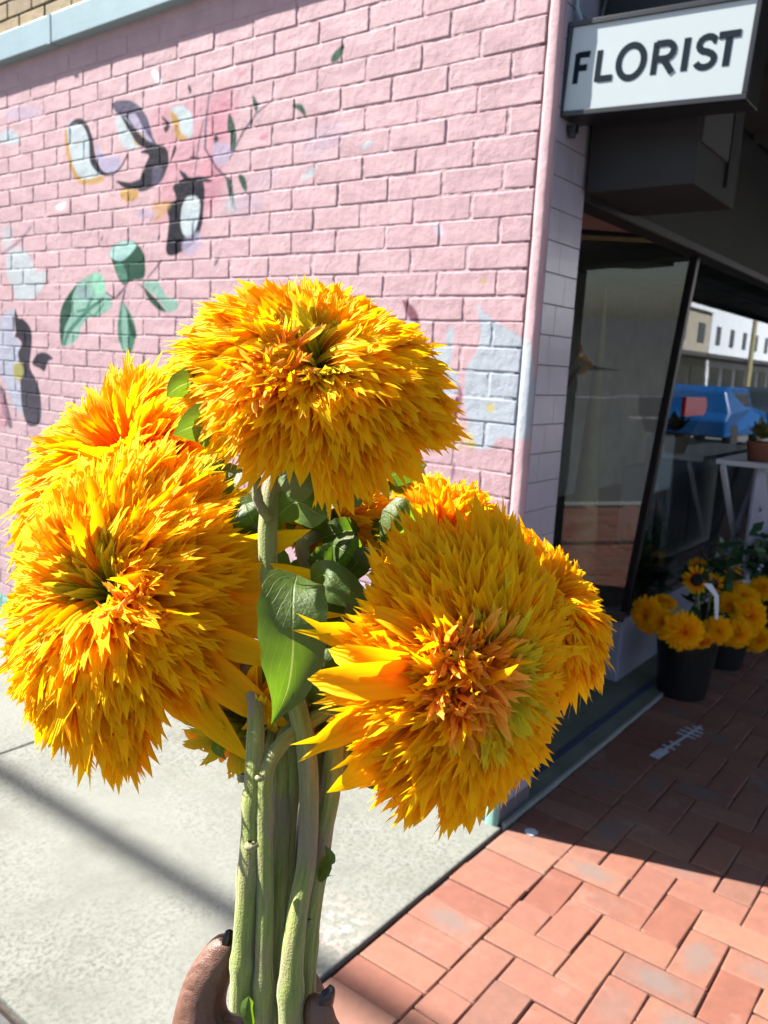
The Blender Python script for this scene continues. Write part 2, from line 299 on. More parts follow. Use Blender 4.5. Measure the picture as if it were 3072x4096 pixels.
def paver():
    m, nt, p = newmat('clay_paver')
    oi = N(nt, 'ShaderNodeObjectInfo'); at = N(nt, 'ShaderNodeAttribute', attribute_name='tone')
    ad = N(nt, 'ShaderNodeMath', operation='ADD'); nt.links.new(oi.outputs['Random'], ad.inputs[0]); nt.links.new(at.outputs['Fac'], ad.inputs[1])
    fr = N(nt, 'ShaderNodeMath', operation='FRACT'); nt.links.new(ad.outputs[0], fr.inputs[0])
    base = ramp(nt, [(0, (.150, .050, .030)), (.3, (.19, .078, .048)), (.55, (.165, .065, .043)), (.75, (.20, .092, .058)), (1, (.14, .060, .042))], fr.outputs[0])
    base = mixc(nt, base, ramp(nt, [(.3, (.82, .82, .82)), (.7, (1.12, 1.1, 1.08))], noise(nt, 22, 6, .7)), 1.0, 'MULTIPLY')
    # kiln flash: a grey patch in the middle of some bricks
    tc = N(nt, 'ShaderNodeUVMap', uv_map='UVMap'); mp = N(nt, 'ShaderNodeVectorMath', operation='DISTANCE'); nt.links.new(tc.outputs[0], mp.inputs[0]); mp.inputs[1].default_value = (.5, .5, 0)
    nn = N(nt, 'ShaderNodeMath', operation='MULTIPLY_ADD'); nt.links.new(noise(nt, 30, 4), nn.inputs[0]); nn.inputs[1].default_value = .45; nt.links.new(mp.outputs['Value'], nn.inputs[2])
    core = ramp(nt, [(.38, (1, 1, 1)), (.62, (0, 0, 0))], nn.outputs[0])
    sel = N(nt, 'ShaderNodeMath', operation='MULTIPLY'); nt.links.new(fr.outputs[0], sel.inputs[0]); sel.inputs[1].default_value = 7.31
    sf = N(nt, 'ShaderNodeMath', operation='FRACT'); nt.links.new(sel.outputs[0], sf.inputs[0])
    which = ramp(nt, [(.66, (0, 0, 0)), (.9, (.6, .6, .6))], sf.outputs[0])
    base = mixc(nt, base, (.105, .095, .085), mixc(nt, (0, 0, 0), core, which))
    base = mixc(nt, base, (.23, .165, .13), ramp(nt, [(.58, (0, 0, 0)), (.75, (.45, .45, .45))], noise(nt, 5, 5)))
    nt.links.new(base, p.inputs['Base Color']); p.inputs['Roughness'].default_value = .78
    bump(nt, p, noise(nt, 220, 4, .7), .0013, .8); return m
M['paver'] = paver()
M['sand'] = simple('joint_dirt', (.075, .052, .038), 1, .4, 60, .004, 200)
M['asphalt'] = simple('asphalt', (.11, .11, .108), .9, .2, 30, .004, 300)
M['entry'] = simple('entry_slab', (.20, .22, .16), .8, .2, 6, .001, 100)
M['stripe'] = simple('blue_stripe', (.06, .08, .14), .8, .2, 9)
M['kerb'] = simple('kerb_concrete', (.36, .36, .33), .85, .15, 8, .002, 150)

def petal_mat(name, stops, tr=.5, back=(1.0, .50, .01)):
    m, nt, p = newmat(name)
    uv = N(nt, 'ShaderNodeUVMap', uv_map='UVMap'); s = N(nt, 'ShaderNodeSeparateXYZ'); nt.links.new(uv.outputs[0], s.inputs[0])
    c = ramp(nt, stops, s.outputs[1])
    at = N(nt, 'ShaderNodeAttribute', attribute_name='tone'); oi = N(nt, 'ShaderNodeObjectInfo')
    ad = N(nt, 'ShaderNodeMath', operation='ADD'); nt.links.new(oi.outputs['Random'], ad.inputs[0]); nt.links.new(at.outputs['Fac'], ad.inputs[1])
    fr = N(nt, 'ShaderNodeMath', operation='FRACT'); nt.links.new(ad.outputs[0], fr.inputs[0])
    c = mixc(nt, c, ramp(nt, [(0, (1, .90, .9)), (1, (1, 1.06, 1))], fr.outputs[0]), 1.0, 'MULTIPLY')
    # lengthwise veins
    w = N(nt, 'ShaderNodeMath', operation='MULTIPLY'); nt.links.new(s.outputs[0], w.inputs[0]); w.inputs[1].default_value = 30
    sn = N(nt, 'ShaderNodeMath', operation='SINE'); nt.links.new(w.outputs[0], sn.inputs[0])
    c = mixc(nt, c, ramp(nt, [(0, (.97, .91, .9)), (.7, (1, 1, 1))], sn.outputs[0]), 1.0, 'MULTIPLY')
    nt.links.new(c, p.inputs['Base Color']); p.inputs['Roughness'].default_value = .6; p.inputs['Specular IOR Level'].default_value = .12
    bump(nt, p, sn.outputs[0], .0003, .6)
    tl = N(nt, 'ShaderNodeBsdfTranslucent'); nt.links.new(mixc(nt, c, back, .35), tl.inputs[0])
    mx = N(nt, 'ShaderNodeMixShader'); mx.inputs[0].default_value = tr
    nt.links.new(p.outputs[0], mx.inputs[1]); nt.links.new(tl.outputs[0], mx.inputs[2])
    nt.links.new(mx.outputs[0], nt.nodes['Material Output'].inputs[0]); return m
M['petal'] = petal_mat('yellow_petal', [(0, (1, .22, .002)), (.28, (1, .34, .002)), (.58, (1, .49, .002)), (1, (1, .67, .003))], .55, (1, .44, .002))
M['petal_c'] = petal_mat('yellow_green_floret', [(0, (.16, .20, .01)), (.5, (.55, .46, .01)), (1, (.88, .66, .02))], .35, (.6, .6, .02))
M['petal_g'] = petal_mat('green_floret', [(0, (.05, .08, .008)), (.6, (.16, .20, .012)), (1, (.42, .42, .02))], .3, (.3, .4, .02))
M['petal_t'] = petal_mat('tan_orange_floret', [(0, (.92, .22, .01)), (.5, (.98, .38, .03)), (1, (1, .52, .07))], .4)
def leafm(name, col, tr, tcol):
    m, nt, p = newmat(name)
    uv = N(nt, 'ShaderNodeUVMap', uv_map='UVMap'); s = N(nt, 'ShaderNodeSeparateXYZ'); nt.links.new(uv.outputs[0], s.inputs[0])
    au = N(nt, 'ShaderNodeMath', operation='SUBTRACT'); nt.links.new(s.outputs[0], au.inputs[0]); au.inputs[1].default_value = .5
    ab = N(nt, 'ShaderNodeMath', operation='ABSOLUTE'); nt.links.new(au.outputs[0], ab.inputs[0])
    mid = ramp(nt, [(.0, (1, 1, 1)), (.022, (0, 0, 0))], ab.outputs[0])
    k = N(nt, 'ShaderNodeMath', operation='MULTIPLY_ADD'); nt.links.new(ab.outputs[0], k.inputs[0]); k.inputs[1].default_value = -1.1; nt.links.new(s.outputs[1], k.inputs[2])
    k2 = N(nt, 'ShaderNodeMath', operation='MULTIPLY'); nt.links.new(k.outputs[0], k2.inputs[0]); k2.inputs[1].default_value = 6.5
    fr = N(nt, 'ShaderNodeMath', operation='PINGPONG'); nt.links.new(k2.outputs[0], fr.inputs[0]); fr.inputs[1].default_value = .5
    side = ramp(nt, [(0, (.8, .8, .8)), (.035, (0, 0, 0))], fr.outputs[0])
    v = mixc(nt, mid, side, .5, 'ADD')
    c = ramp(nt, [(.3, tuple(x * .75 for x in col)), (.7, tuple(x * 1.2 for x in col))], noise(nt, 60, 5))
    c = mixc(nt, c, tuple(min(1, x * 2.2 + .03) for x in col), v)
    nt.links.new(c, p.inputs['Base Color']); p.inputs['Roughness'].default_value = .5
    b = bump(nt, p, v, .0006, 1); b = bump(nt, p, noise(nt, 160, 5), .0012, .8, b); bump(nt, p, noise(nt, 700, 3), .0004, .8, b)
    tl = N(nt, 'ShaderNodeBsdfTranslucent'); nt.links.new(mixc(nt, mixc(nt, tcol, tuple(x * .62 for x in tcol), noise(nt, 90, 5)), (.55, .68, .18), v), tl.inputs[0])
    mx = N(nt, 'ShaderNodeMixShader'); mx.inputs[0].default_value = tr
    nt.links.new(p.outputs[0], mx.inputs[1]); nt.links.new(tl.outputs[0], mx.inputs[2])
    nt.links.new(mx.outputs[0], nt.nodes['Material Output'].inputs[0]); return m
M['leaf'] = leafm('sunflower_leaf', (.075, .125, .018), .42, (.22, .42, .01))
M['sepal'] = leafm('sunflower_sepal', (.09, .15, .05), .25, (.12, .25, .03))
def stemm():
    m, nt, p = newmat('hairy_stem')
    uv = N(nt, 'ShaderNodeUVMap', uv_map='UVMap')
    mp = N(nt, 'ShaderNodeMapping'); mp.inputs['Scale'].default_value = (5, 1.2, 1); nt.links.new(uv.outputs[0], mp.inputs[0])
    n1 = N(nt, 'ShaderNodeTexNoise'); n1.inputs['Scale'].default_value = 1.6; n1.inputs['Detail'].default_value = 5; nt.links.new(mp.outputs[0], n1.inputs['Vector'])
    c = ramp(nt, [(.3, (.115, .145, .016)), (.5, (.18, .21, .026)), (.7, (.24, .26, .055))], n1.outputs[0])
    c = mixc(nt, c, (.20, .135, .095), ramp(nt, [(.48, (0, 0, 0)), (.62, (.75, .75, .75))], noise(nt, 22, 4)))
    c = mixc(nt, c, (.5, .5, .36), ramp(nt, [(.60, (0, 0, 0)), (.75, (.3, .3, .3))], noise(nt, 1400, 2)))
    nt.links.new(c, p.inputs['Base Color']); p.inputs['Roughness'].default_value = .55
    p.inputs['Sheen Weight'].default_value = .3
    b = bump(nt, p, n1.outputs[0], .0008, 1); bump(nt, p, noise(nt, 900, 3), .0006, 1, b); return m
M['stem'] = stemm()
def skin():
    m, nt, p = newmat('brown_skin')
    c = ramp(nt, [(.3, (.095, .042, .026)), (.7, (.135, .066, .043))], noise(nt, 40, 5))
    c = mixc(nt, c, (.165, .072, .05), ramp(nt, [(.55, (0, 0, 0)), (.75, (.5, .5, .5))], noise(nt, 12, 3)))
    nt.links.new(c, p.inputs['Base Color']); p.inputs['Roughness'].default_value = .48
    p.inputs['Subsurface Weight'].default_value = .12; p.inputs['Subsurface Radius'].default_value = (.01, .004, .002); p.inputs['Subsurface Scale'].default_value = .3
    v = N(nt, 'ShaderNodeTexVoronoi', feature='DISTANCE_TO_EDGE'); v.inputs['Scale'].default_value = 900
    g = N(nt, 'ShaderNodeNewGeometry'); nt.links.new(g.outputs['Position'], v.inputs['Vector'])
    b = bump(nt, p, v.outputs[0], .0004, .8); b = bump(nt, p, noise(nt, 130, 4), .0010, 1, b); w_ = N(nt, 'ShaderNodeTexWave'); w_.inputs['Scale'].default_value = 55; w_.inputs['Distortion'].default_value = 9; nt.links.new(g.outputs['Position'], w_.inputs['Vector']); bump(nt, p, w_.outputs[1], .0005, .6, b); return m
M['skin'] = skin()
M['nail'] = simple('dark_nail_polish', (.02, .006, .014), .3, .05, 40, spec=.5)
M['disc'] = simple('dark_seed_disc', (.018, .010, .006), .9, .3, 150, .003, 400)
def glass():
    m, nt, p = newmat('shop_glass'); nt.nodes.remove(p)
    tr = N(nt, 'ShaderNodeBsdfTransparent'); tr.inputs[0].default_value = (.80, .86, .85, 1)
    gl = N(nt, 'ShaderNodeBsdfGlossy'); gl.inputs['Roughness'].default_value = .012; gl.inputs[0].default_value = (.92, .96, 1, 1)
    fr = N(nt, 'ShaderNodeFresnel'); fr.inputs[0].default_value = 1.8
    mx = N(nt, 'ShaderNodeMixShader'); nt.links.new(fr.outputs[0], mx.inputs[0]); nt.links.new(tr.outputs[0], mx.inputs[1]); nt.links.new(gl.outputs[0], mx.inputs[2])
    nt.links.new(mx.outputs[0], nt.nodes['Material Output'].inputs[0]); return m
M['glass'] = glass()

# ---------------------------------------------------------------- helpers
def tag(o, label=None, cat=None, group=None, kind=None):
    for k, v in (('label', label), ('category', cat), ('group', group), ('kind', kind)):
        if v: o[k] = v
    return o
def thing(name, label, cat, loc=(0, 0, 0), group=None):
    o = bpy.data.objects.new(name, None); C.objects.link(o); o.location = Vector(loc); o.empty_display_size = .05
    return tag(o, label, cat, group)
def gpos(o):
    v = Vector(o.location)
    while o.parent: o = o.parent; v += Vector(o.location)
    return v
def mesh(name, V, Fc, mats, mi=None, uv=None, tone=None, smooth=False):
    me = bpy.data.meshes.new(name); me.from_pydata([tuple(v) for v in V], [], [tuple(f) for f in Fc])
    for m in (mats if isinstance(mats, (list, tuple)) else [mats]): me.materials.append(m)
    if mi is not None: me.polygons.foreach_set('material_index', np.asarray(mi, np.int32))
    if uv is not None:
        l = me.uv_layers.new(name='UVMap'); idx = np.empty(len(me.loops), np.int32); me.loops.foreach_get('vertex_index', idx)
        l.data.foreach_set('uv', np.asarray(uv, np.float32)[idx].ravel())
    if tone is not None:
        a = me.attributes.new('tone', 'FLOAT', 'POINT'); a.data.foreach_set('value', np.asarray(tone, np.float32))
    if smooth: me.polygons.foreach_set('use_smooth', np.ones(len(me.polygons), bool))
    me.update(); return me
def put(name, me, parent=None, loc=None, rot=None, M4=None):
    o = bpy.data.objects.new(name, me); C.objects.link(o)
    if parent is not None: o.parent = parent
    if M4 is not None: o.matrix_basis = M4
    if loc is not None: o.location = Vector(loc)
    if rot is not None: o.rotation_euler = rot
    return o
class MB:
    """collects world-space pieces and links them as one mesh object"""
    def __init__(s): s.V = []; s.F = []; s.UV = []
    def quad(s, a, b, c, d): n = len(s.V); s.V += [a, b, c, d]; s.F.append((n, n + 1, n + 2, n + 3)); return s
    def hexa(s, P):                       # eight corners: bottom ring 0-3, top ring 4-7
        n = len(s.V); s.V += list(P)
        for f in ((3, 2, 1, 0), (4, 5, 6, 7), (0, 1, 5, 4), (1, 2, 6, 5), (2, 3, 7, 6), (3, 0, 4, 7)): s.F.append(tuple(n + i for i in f))
        return s
    def box(s, x0, x1, y0, y1, z0, z1, b=0):
        return s.hexa([(x0, y0, z0), (x1, y0, z0), (x1, y1, z0), (x0, y1, z0), (x0, y0, z1), (x1, y0, z1), (x1, y1, z1), (x0, y1, z1)])
    def bar(s, a, b, w, h=None, up=(0, 0, 1)):
        a = Vector(a); b = Vector(b); d = (b - a).normalized(); u = Vector(up); sd = d.cross(u)
        if sd.length < 1e-3: sd = d.cross(Vector((1, 0, 0)))
        sd.normalize(); u = sd.cross(d); h = h or w
        r = lambda p: [tuple(p + sd * (w / 2 * i) + u * (h / 2 * j)) for i, j in ((-1, -1), (1, -1), (1, 1), (-1, 1))]
        return s.hexa(r(a) + r(b))
    def tube(s, pts, rad, n=10, cap=True):
        pts = [Vector(p) for p in pts]; k0 = len(s.V); prev = None; L = 0
        while len(s.UV) < k0: s.UV.append((0, 0))
        for i, p in enumerate(pts):
            d = (pts[min(i + 1, len(pts) - 1)] - pts[max(i - 1, 0)]).normalized()
            if prev is None: a = d.cross(Vector((.3, .9, .1))).normalized()
            else: a = (prev - d * prev.dot(d)).normalized()
            prev = a; b = d.cross(a); r = rad[i] if hasattr(rad, '__len__') else rad
            if i: L += (p - pts[i - 1]).length
            for j in range(n):
                t = 2 * PI * j / n; s.V.append(tuple(p + (a * math.cos(t) + b * math.sin(t)) * r)); s.UV.append((abs(2 * j / n - 1), L * 20))
        for i in range(len(pts) - 1):
            for j in range(n):
                a0 = k0 + i * n + j; a1 = k0 + i * n + (j + 1) % n; s.F.append((a0, a1, a1 + n, a0 + n))
        if cap: s.F.append(tuple(k0 + j for j in range(n))[::-1]); s.F.append(tuple(k0 + (len(pts) - 1) * n + j for j in range(n)))
        return s
    def lathe(s, c, prof, n=24):
        c = Vector(c); k0 = len(s.V)
        for r, zz in prof:
            for j in range(n): t = 2 * PI * j / n; s.V.append((c.x + r * math.cos(t), c.y + r * math.sin(t), c.z + zz))
        for i in range(len(prof) - 1):
            for j in range(n):
                a0 = k0 + i * n + j; a1 = k0 + i * n + (j + 1) % n; s.F.append((a0, a1, a1 + n, a0 + n))
        return s
    def build(s, name, mat, parent=None, smooth=False, bevel=0, org=None):
        if parent is not None: o0 = gpos(parent)
        elif org is not None: o0 = Vector(org)
        else: o0 = Vector((0, 0, 0))
        V = [tuple(Vector(v) - o0) for v in s.V]
        uv = s.UV if len(s.UV) == len(s.V) and s.UV else None
        me = mesh(name, V, s.F, mat, smooth=smooth, uv=uv); o = put(name, me, parent, loc=o0 if parent is None else None)
        if bevel:
            b = o.modifiers.new('bevel', 'BEVEL'); b.width = bevel; b.segments = 2; b.limit_method = 'ANGLE'
        return o

# ---------------------------------------------------------------- ground
gx = MB(); gx.quad((-400, -400, -.15), (400, -400, -.15), (400, 400, -.15), (-400, 400, -.15)); tag(gx.build('road', M['asphalt']), kind='structure')
ln = MB()
for x in (-8.0, -12.3):
    for k in range(-6, 12): ln.box(x, x + .14, k * 3.0, k * 3.0 + (3.0 if x < -10 else 1.4), -.149, -.146)
tag(ln.build('road_marking', M['chalk']), kind='structure')
XK, YK = .15, -1.35
MB().box(XK - .16, XK, YK - .16, 30, -.14, -.004).build('kerb', M['kerb'], bevel=.012)['kind'] = 'structure'
MB().box(XK, 60, YK - .16, YK, -.14, -.004).build('kerb', M['kerb'], bevel=.012)['kind'] = 'structure'
cp = MB()                                                  # concrete path slabs beside the pink wall
jy = [1.262, 3.08, 5.2, 7.6, 10, 13, 17]
path = tag(MB().box(.9, 2.5, 1.262, 17, -.14, -.02).build('concrete_path', M['sand']), kind='structure')
for a, b in zip(jy[:-1], jy[1:]):
    MB().box(.905, 2.485, a + .005, b - .005, -.03, .003).build('slab', M['concrete'], path, bevel=.006)
MB().box(XK, .895, 1.262, 17, -.14, -.03).build('verge', M['asphalt'])['kind'] = 'structure'
# footpath of clay pavers: a soldier course on the boundary, herringbone within
fp = tag(MB().box(XK, 30, YK, 1.255, -.14, -.012).build('footpath', M['sand']), kind='structure')
def brick_mesh(name, L, Wd, T, b, mat, seed, wob=.0008):
    r = random.Random(seed); x, y = L / 2, Wd / 2; V = []; Fc = []
    def ring(ix, zz):
        pts = [(-x + ix, -y + ix), (x - ix, -y + ix), (x - ix, y - ix), (-x + ix, y - ix)]; c = b * .9; out = []
        for k, (px, py) in enumerate(pts):
            nx, ny = pts[(k + 1) % 4]; d = Vector((nx - px, ny - py)).normalized()
            out += [(px + d.x * c + r.uniform(-wob, wob), py + d.y * c + r.uniform(-wob, wob), zz), (nx - d.x * c, ny - d.y * c, zz)]
        return out
    for ix, zz in ((0, -T), (0, -b), (b, 0)): V += ring(ix, zz)
    for k in range(2):
        for j in range(8): a0 = k * 8 + j; a1 = k * 8 + (j + 1) % 8; Fc.append((a0, a1, a1 + 8, a0 + 8))
    V.append((r.uniform(-.2, .2) * L, 0, r.uniform(0, .0012)))
    for j in range(8): Fc.append((16 + j, 16 + (j + 1) % 8, 24))
    uv = [(.5 + v[0] / L * .9, .5 + v[1] / Wd * .8) for v in V]
    return mesh(name, V, Fc, mat, uv=uv, tone=[0] * len(V))
Lp, Wp, u_ = .2295, .1125, .1165
pv = [brick_mesh('paver', Lp, Wp, .02, .004, M['paver'], i) for i in range(6)]
ph = [brick_mesh('half_paver', Wp, Wp, .02, .004, M['paver'], 20 + i) for i in range(3)]
places = []
for i in range(-2, 120):                                     # soldier course, long side across
    places.append((pv, .3 + i * u_, 1.255 - .005 - Lp / 2, PI / 2))
y0 = 1.255 - .005 - 2 * u_ + .002
for j in range(0, 28):
    for i in range(-3, 110):
        x = .3 + i * u_; y = y0 - (j + 1) * u_; k = (i + j) % 4
        if k == 0: places.append((pv, x + u_, y + u_ / 2, 0))
        if k == 3 and j == 0: places.append((ph, x + u_ / 2, y + u_ / 2, 0))
        if k == 3 and j >= 1: places.append((pv, x + u_ / 2, y + u_, PI / 2))
places = [p for p in places if p[1] > XK + .1 and p[2] > YK + .1 and p[1] < 11]
def invP(P):
    q = RW.T @ (np.array(P) - CAM); return CX + F * q[0] / q[2], CY + F * q[1] / q[2], q[2]
def vis(P, m=60):
    a, b, d = invP(P); return d > .1 and -m < a < 3072 + m and -m < b < 4096 + m
near = [p for p in places if vis((p[1], p[2], 0))]; near.sort(key=lambda p: invP((p[1], p[2], 0))[2])
keep = set(id(p) for p in near[:300])
SV, SF, SU, ST = [], [], [], []
for p in places:
    ms, x, y, rz = p; rz += random.gauss(0, .012) + (PI if random.random() < .5 else 0); zz = random.uniform(-.0025, .0012)
    me = random.choice(ms); x += random.gauss(0, .0009); y += random.gauss(0, .0009)
    rx, ry = random.gauss(0, .005), random.gauss(0, .005)
    if id(p) in keep: put('brick', me, fp, (x, y, zz), (rx, ry, rz))
    else:
        n = len(SV); c, s = math.cos(rz), math.sin(rz)
        SV += [(x + v.co.x * c - v.co.y * s, y + v.co.x * s + v.co.y * c, zz + v.co.z) for v in me.vertices]
        SF += [tuple(n + i for i in q.vertices) for q in me.polygons]
        SU += [(.5 + v.co.x / Lp * .9, .5 + v.co.y / Wp * .8) for v in me.vertices]; ST += [random.random()] * len(me.vertices)
put('paving', mesh('paving', SV, SF, M['paver'], uv=SU, tone=ST), fp)['kind'] = 'stuff'
# entry slab and step edge
MB().box(2.505, 18, 1.27, 1.52, -.14, .012).build('entry_floor', M['entry'])['kind'] = 'structure'
MB().box(2.505, 4.6, 1.5205, 3.2, -.14, .012).build('entry_floor', M['entry'])['kind'] = 'structure'
MB().box(2.51, 12, 1.34, 1.375, .0, .0155).build('floor_stripe', M['stripe'])['kind'] = 'structure'
MB().box(2.49, 18, 1.257, 1.2695, -.05, .016).build('step_edging', M['kerb'])['kind'] = 'structure'
# white cross marking sprayed on the pavers
mk = MB(); a = Vector((3.50, 1.035, .0035)); b = Vector((3.93, .985, .0035))
mk.bar(a, b, .014, .001)
for t, w in ((.2, .06), (.34, .05), (.62, .09), (.72, .10), (.82, .09), (.92, .05)):
    p = a.lerp(b, t); d = (b - a).normalized(); n_ = Vector((-d.y, d.x, 0)); mk.bar(p - n_ * w / 2 + Vector((0, 0, .0006)), p + n_ * w / 2 + Vector((0, 0, .0006)), .016, .001)
mk.bar(a - (b - a).normalized() * .06, a + (b - a).normalized() * .05, .045, .0013)
tag(mk.build('paint_mark', M['chalk']), 'white crossed paint marking on the shaded brick footpath', 'ground marking')
pd_ = MB(); pd_.lathe((2.53, 1.17, .0035), [(.0, .0), (.016, .0008), (.026, 0)], 7)
tag(pd_.build('paint_splash', M['chalk'], smooth=True), 'small white paint splash on the first paver at the wall corner', 'ground marking')

# ---------------------------------------------------------------- pink wall
XW, YC = 2.47, 1.285
wall = thing('brick_wall', 'pink painted brick side wall with a floral mural of petals and green leaves', 'wall', (XW, YC, 0))
o0 = gpos(wall)
# mortar: a relief sheet, slightly recessed, with thickness
ny, nz_ = 330, 200; Vm = []; Fm = []
for j in range(nz_ + 1):
    for i in range(ny + 1):
        Vm.append((.0025 + random.uniform(-.0012, .0012), .07 + i * 5.8 / ny, j * 3.13 / nz_))
for j in range(nz_):
    for i in range(ny): a0 = j * (ny + 1) + i; Fm.append((a0, a0 + ny + 1, a0 + ny + 2, a0 + 1))
put('mortar', mesh('mortar', Vm, Fm, M['mortar_pink']), wall)
MB().box(XW + .012, XW + .25, YC + .02, 7.2, 0, 3.13).build('wall_core', M['mortar_pink'], wall)
COURSE = .0850; LB = .2305
def face_brick(name, L, Hh, D, b, mat, seed, wob=.0007):
    """painted brick, front face towards -X, worn rounded arrises"""
    r = random.Random(seed); V = []; Fc = []; ys = [-L / 2, -L / 2 + b, -L * .18, L * .2, L / 2 - b, L / 2]; zs = [-Hh / 2, -Hh / 2 + b, 0, Hh / 2 - b, Hh / 2]
    for j, zz in enumerate(zs):
        for i, y in enumerate(ys):
            e = (i in (0, 5)) + (j in (0, 4)); x = {0: 0, 1: b * .6, 2: b * 1.3}[e] + r.uniform(-wob, wob) * (1 if e == 0 else .7)
            V.append((x, y + r.uniform(-wob, wob) * (1.2 if i in (0, 5) else 3), zz + r.uniform(-wob, wob) * (1.0 if j in (0, 4) else 2)))
    n = len(ys)
    for j in range(len(zs) - 1):
        for i in range(n - 1): a0 = j * n + i; Fc.append((a0, a0 + n, a0 + n + 1, a0 + 1))
    rim = [i for i in range(n)] + [j * n + n - 1 for j in range(1, 5)] + [4 * n + i for i in range(n - 2, -1, -1)] + [j * n for j in range(3, 0, -1)]
    k = len(V); V += [(D, V[i][1] + r.uniform(-.0008, .0008), V[i][2]) for i in rim]
    for q in range(len(rim)): Fc.append((rim[q], rim[(q + 1) % len(rim)], k + (q + 1) % len(rim), k + q))
    return mesh(name, V, Fc, mat)
full = [face_brick('wall_brick', LB, .0775, .012, .0026, M['mural'], i) for i in range(10)]
halfb = [face_brick('wall_half_brick', .110, .0775, .012, .0026, M['mural'], 40 + i) for i in range(5)]
zref = 1.1 * 2.342 - .0                                    # a measured bed joint
zref = 2.342 * 1.1 / 1.1
lst = []
z_j0 = 1.65 + (2.342 - 1.5) * 1.1                           # joint height in this scale
row0 = int(z_j0 // COURSE); zb0 = z_j0 - row0 * COURSE - COURSE
for r in range(-1, 40):
    zc = zb0 + (r + .5) * COURSE + COURSE
    if zc < .02 or zc > 3.12: continue
    y = YC + .052
    par = (r - row0) % 2
    if par == 0: lst.append(('h', y + .055, zc)); y += .120
    while y < 7.0: lst.append(('f', y + LB / 2, zc)); y += LB + .0105
lst2 = [b for b in lst if vis((XW, b[1], b[2]), 80)]
def hiddenish(b):
    a, q_, d = invP((XW, b[1], b[2])); return 1 if (q_ > 1750 and a < 1800) else 0
lst2.sort(key=lambda b: (hiddenish(b), invP((XW, b[1], b[2]))[2])); keepb = set(id(b) for b in lst2[:300])
SV, SF = [], []
for b in lst:
    me = random.choice(full if b[0] == 'f' else halfb)
    loc = Vector((random.gauss(0, .0007), b[1] - YC + random.gauss(0, .0015), b[2] + random.gauss(0, .0009))); rx = random.gauss(0, .004)
    sc = random.uniform(.985, 1.005)
    if id(b) in keepb:
        o = put('brick', me, wall, loc, (rx, 0, 0)); o.scale = (1, sc, random.uniform(.97, 1.02))
    elif b[1] < 6.5:
        n = len(SV); SV += [(v.co.x + loc.x, v.co.y + loc.y, v.co.z + loc.z) for v in me.vertices]; SF += [tuple(n + i for i in q.vertices) for q in me.polygons]
put('brickwork', mesh('brickwork', SV, SF, M['mural']), wall)['kind'] = 'stuff'
# rendered edge strip at the corner
strip = MB(); n = 60; k0 = 0
prof = [(XW + .02, YC + .048), (XW - .000, YC + .044), (XW - .003, YC + .034), (XW - .004, YC + .014), (XW - .002, YC + .004), (XW + .006, YC - .001), (XW + .02, YC - .001)]
for i in range(n + 1):
    for (x, y) in prof: strip.V.append((x + random.uniform(-.0012, .0012), y + random.uniform(-.0012, .0012), i * 3.13 / n))
for i in range(n):
    for j in range(len(prof) - 1): a0 = i * len(prof) + j; strip.F.append((a0, a0 + 1, a0 + 1 + len(prof), a0 + len(prof)))
strip.build('corner_strip', M['mural'], wall, smooth=True)
# pale blue metal flashing
fl = thing('metal_flashing', 'pale blue metal flashing between the pink wall and cream bricks above', 'flashing', (XW, YC, 3.13))
for a, b in ((1.25, 4.07), (4.075, 6.9)):
    MB().box(XW - .053, XW + .1, a, b, 3.13, 3.262).build('flashing_length', M['flashing'], fl, bevel=.004)
MB().box(XW - .056, XW + .05, 4.055, 4.085, 3.127, 3.265).build('joint_cover', M['flashing'], fl)
# cream brick parapet
pr = thing('brick_parapet', 'cream yellow brick parapet with dark joints above the pale blue flashing', 'wall', (XW, YC, 3.262))
MB().box(XW + .008, XW + .3, YC, 7.0, 3.262, 4.15).build('mortar', M['yellow_mortar'], pr)
yb = [face_brick('parapet_brick', LB, .074, .014, .003, M['yellow_brick'], 70 + i) for i in range(5)]
yf = []
for r in range(10):
    y = YC + .002 + (.12 if r % 2 else 0); zc = 3.262 + .005 + (r + .5) * COURSE
    while y < 6.8: yf.append((y + LB / 2, zc)); y += LB + .0125
SV, SF = [], []
for y, zc in yf:
    if vis((XW, y, zc), 250): put('brick', random.choice(yb), pr, (random.gauss(0, .0008), y - YC, zc - 3.262))
    else:
        me = yb[0]; n = len(SV); SV += [(v.co.x, v.co.y + y - YC, v.co.z + zc - 3.262) for v in me.vertices]; SF += [tuple(n + i for i in q.vertices) for q in me.polygons]
put('brickwork', mesh('brickwork', SV, SF, M['yellow_brick'], smooth=True), pr)['kind'] = 'stuff'

# ---------------------------------------------------------------- shop building
shop = thing('shop_building', 'corner florist shop front with dark awning soffit, lintel and raked display windows', 'building', (2.6, YC, 0))
MB().box(XW + .26, 20, YC + .02, 9, 2.95, 4.1).build('upper_storey', M['darkpaint'], shop)
MB().box(2.735, 20, YC - .005, YC + .10, 2.240, 2.95).build('lintel', M['darkpaint'], shop, bevel=.004)
MB().box(2.735, 20, YC - .02, YC - .006, 2.232, 2.262).build('lintel_trim', M['black'], shop)
MB().box(XW + .26, XW + .30, YC + .11, 9, 0, 2.95).build('inner_side_wall', M['interior'], shop)
MB().box(2.735, 4.10, YC + .11, 3.2, 2.865, 2.90).build('recess_ceiling', M['pelmet'], shop)
MB().box(XW + .31, 4.6, 3.2, 3.25, 0, 2.95).build('recess_back_wall', M['interior'], shop)
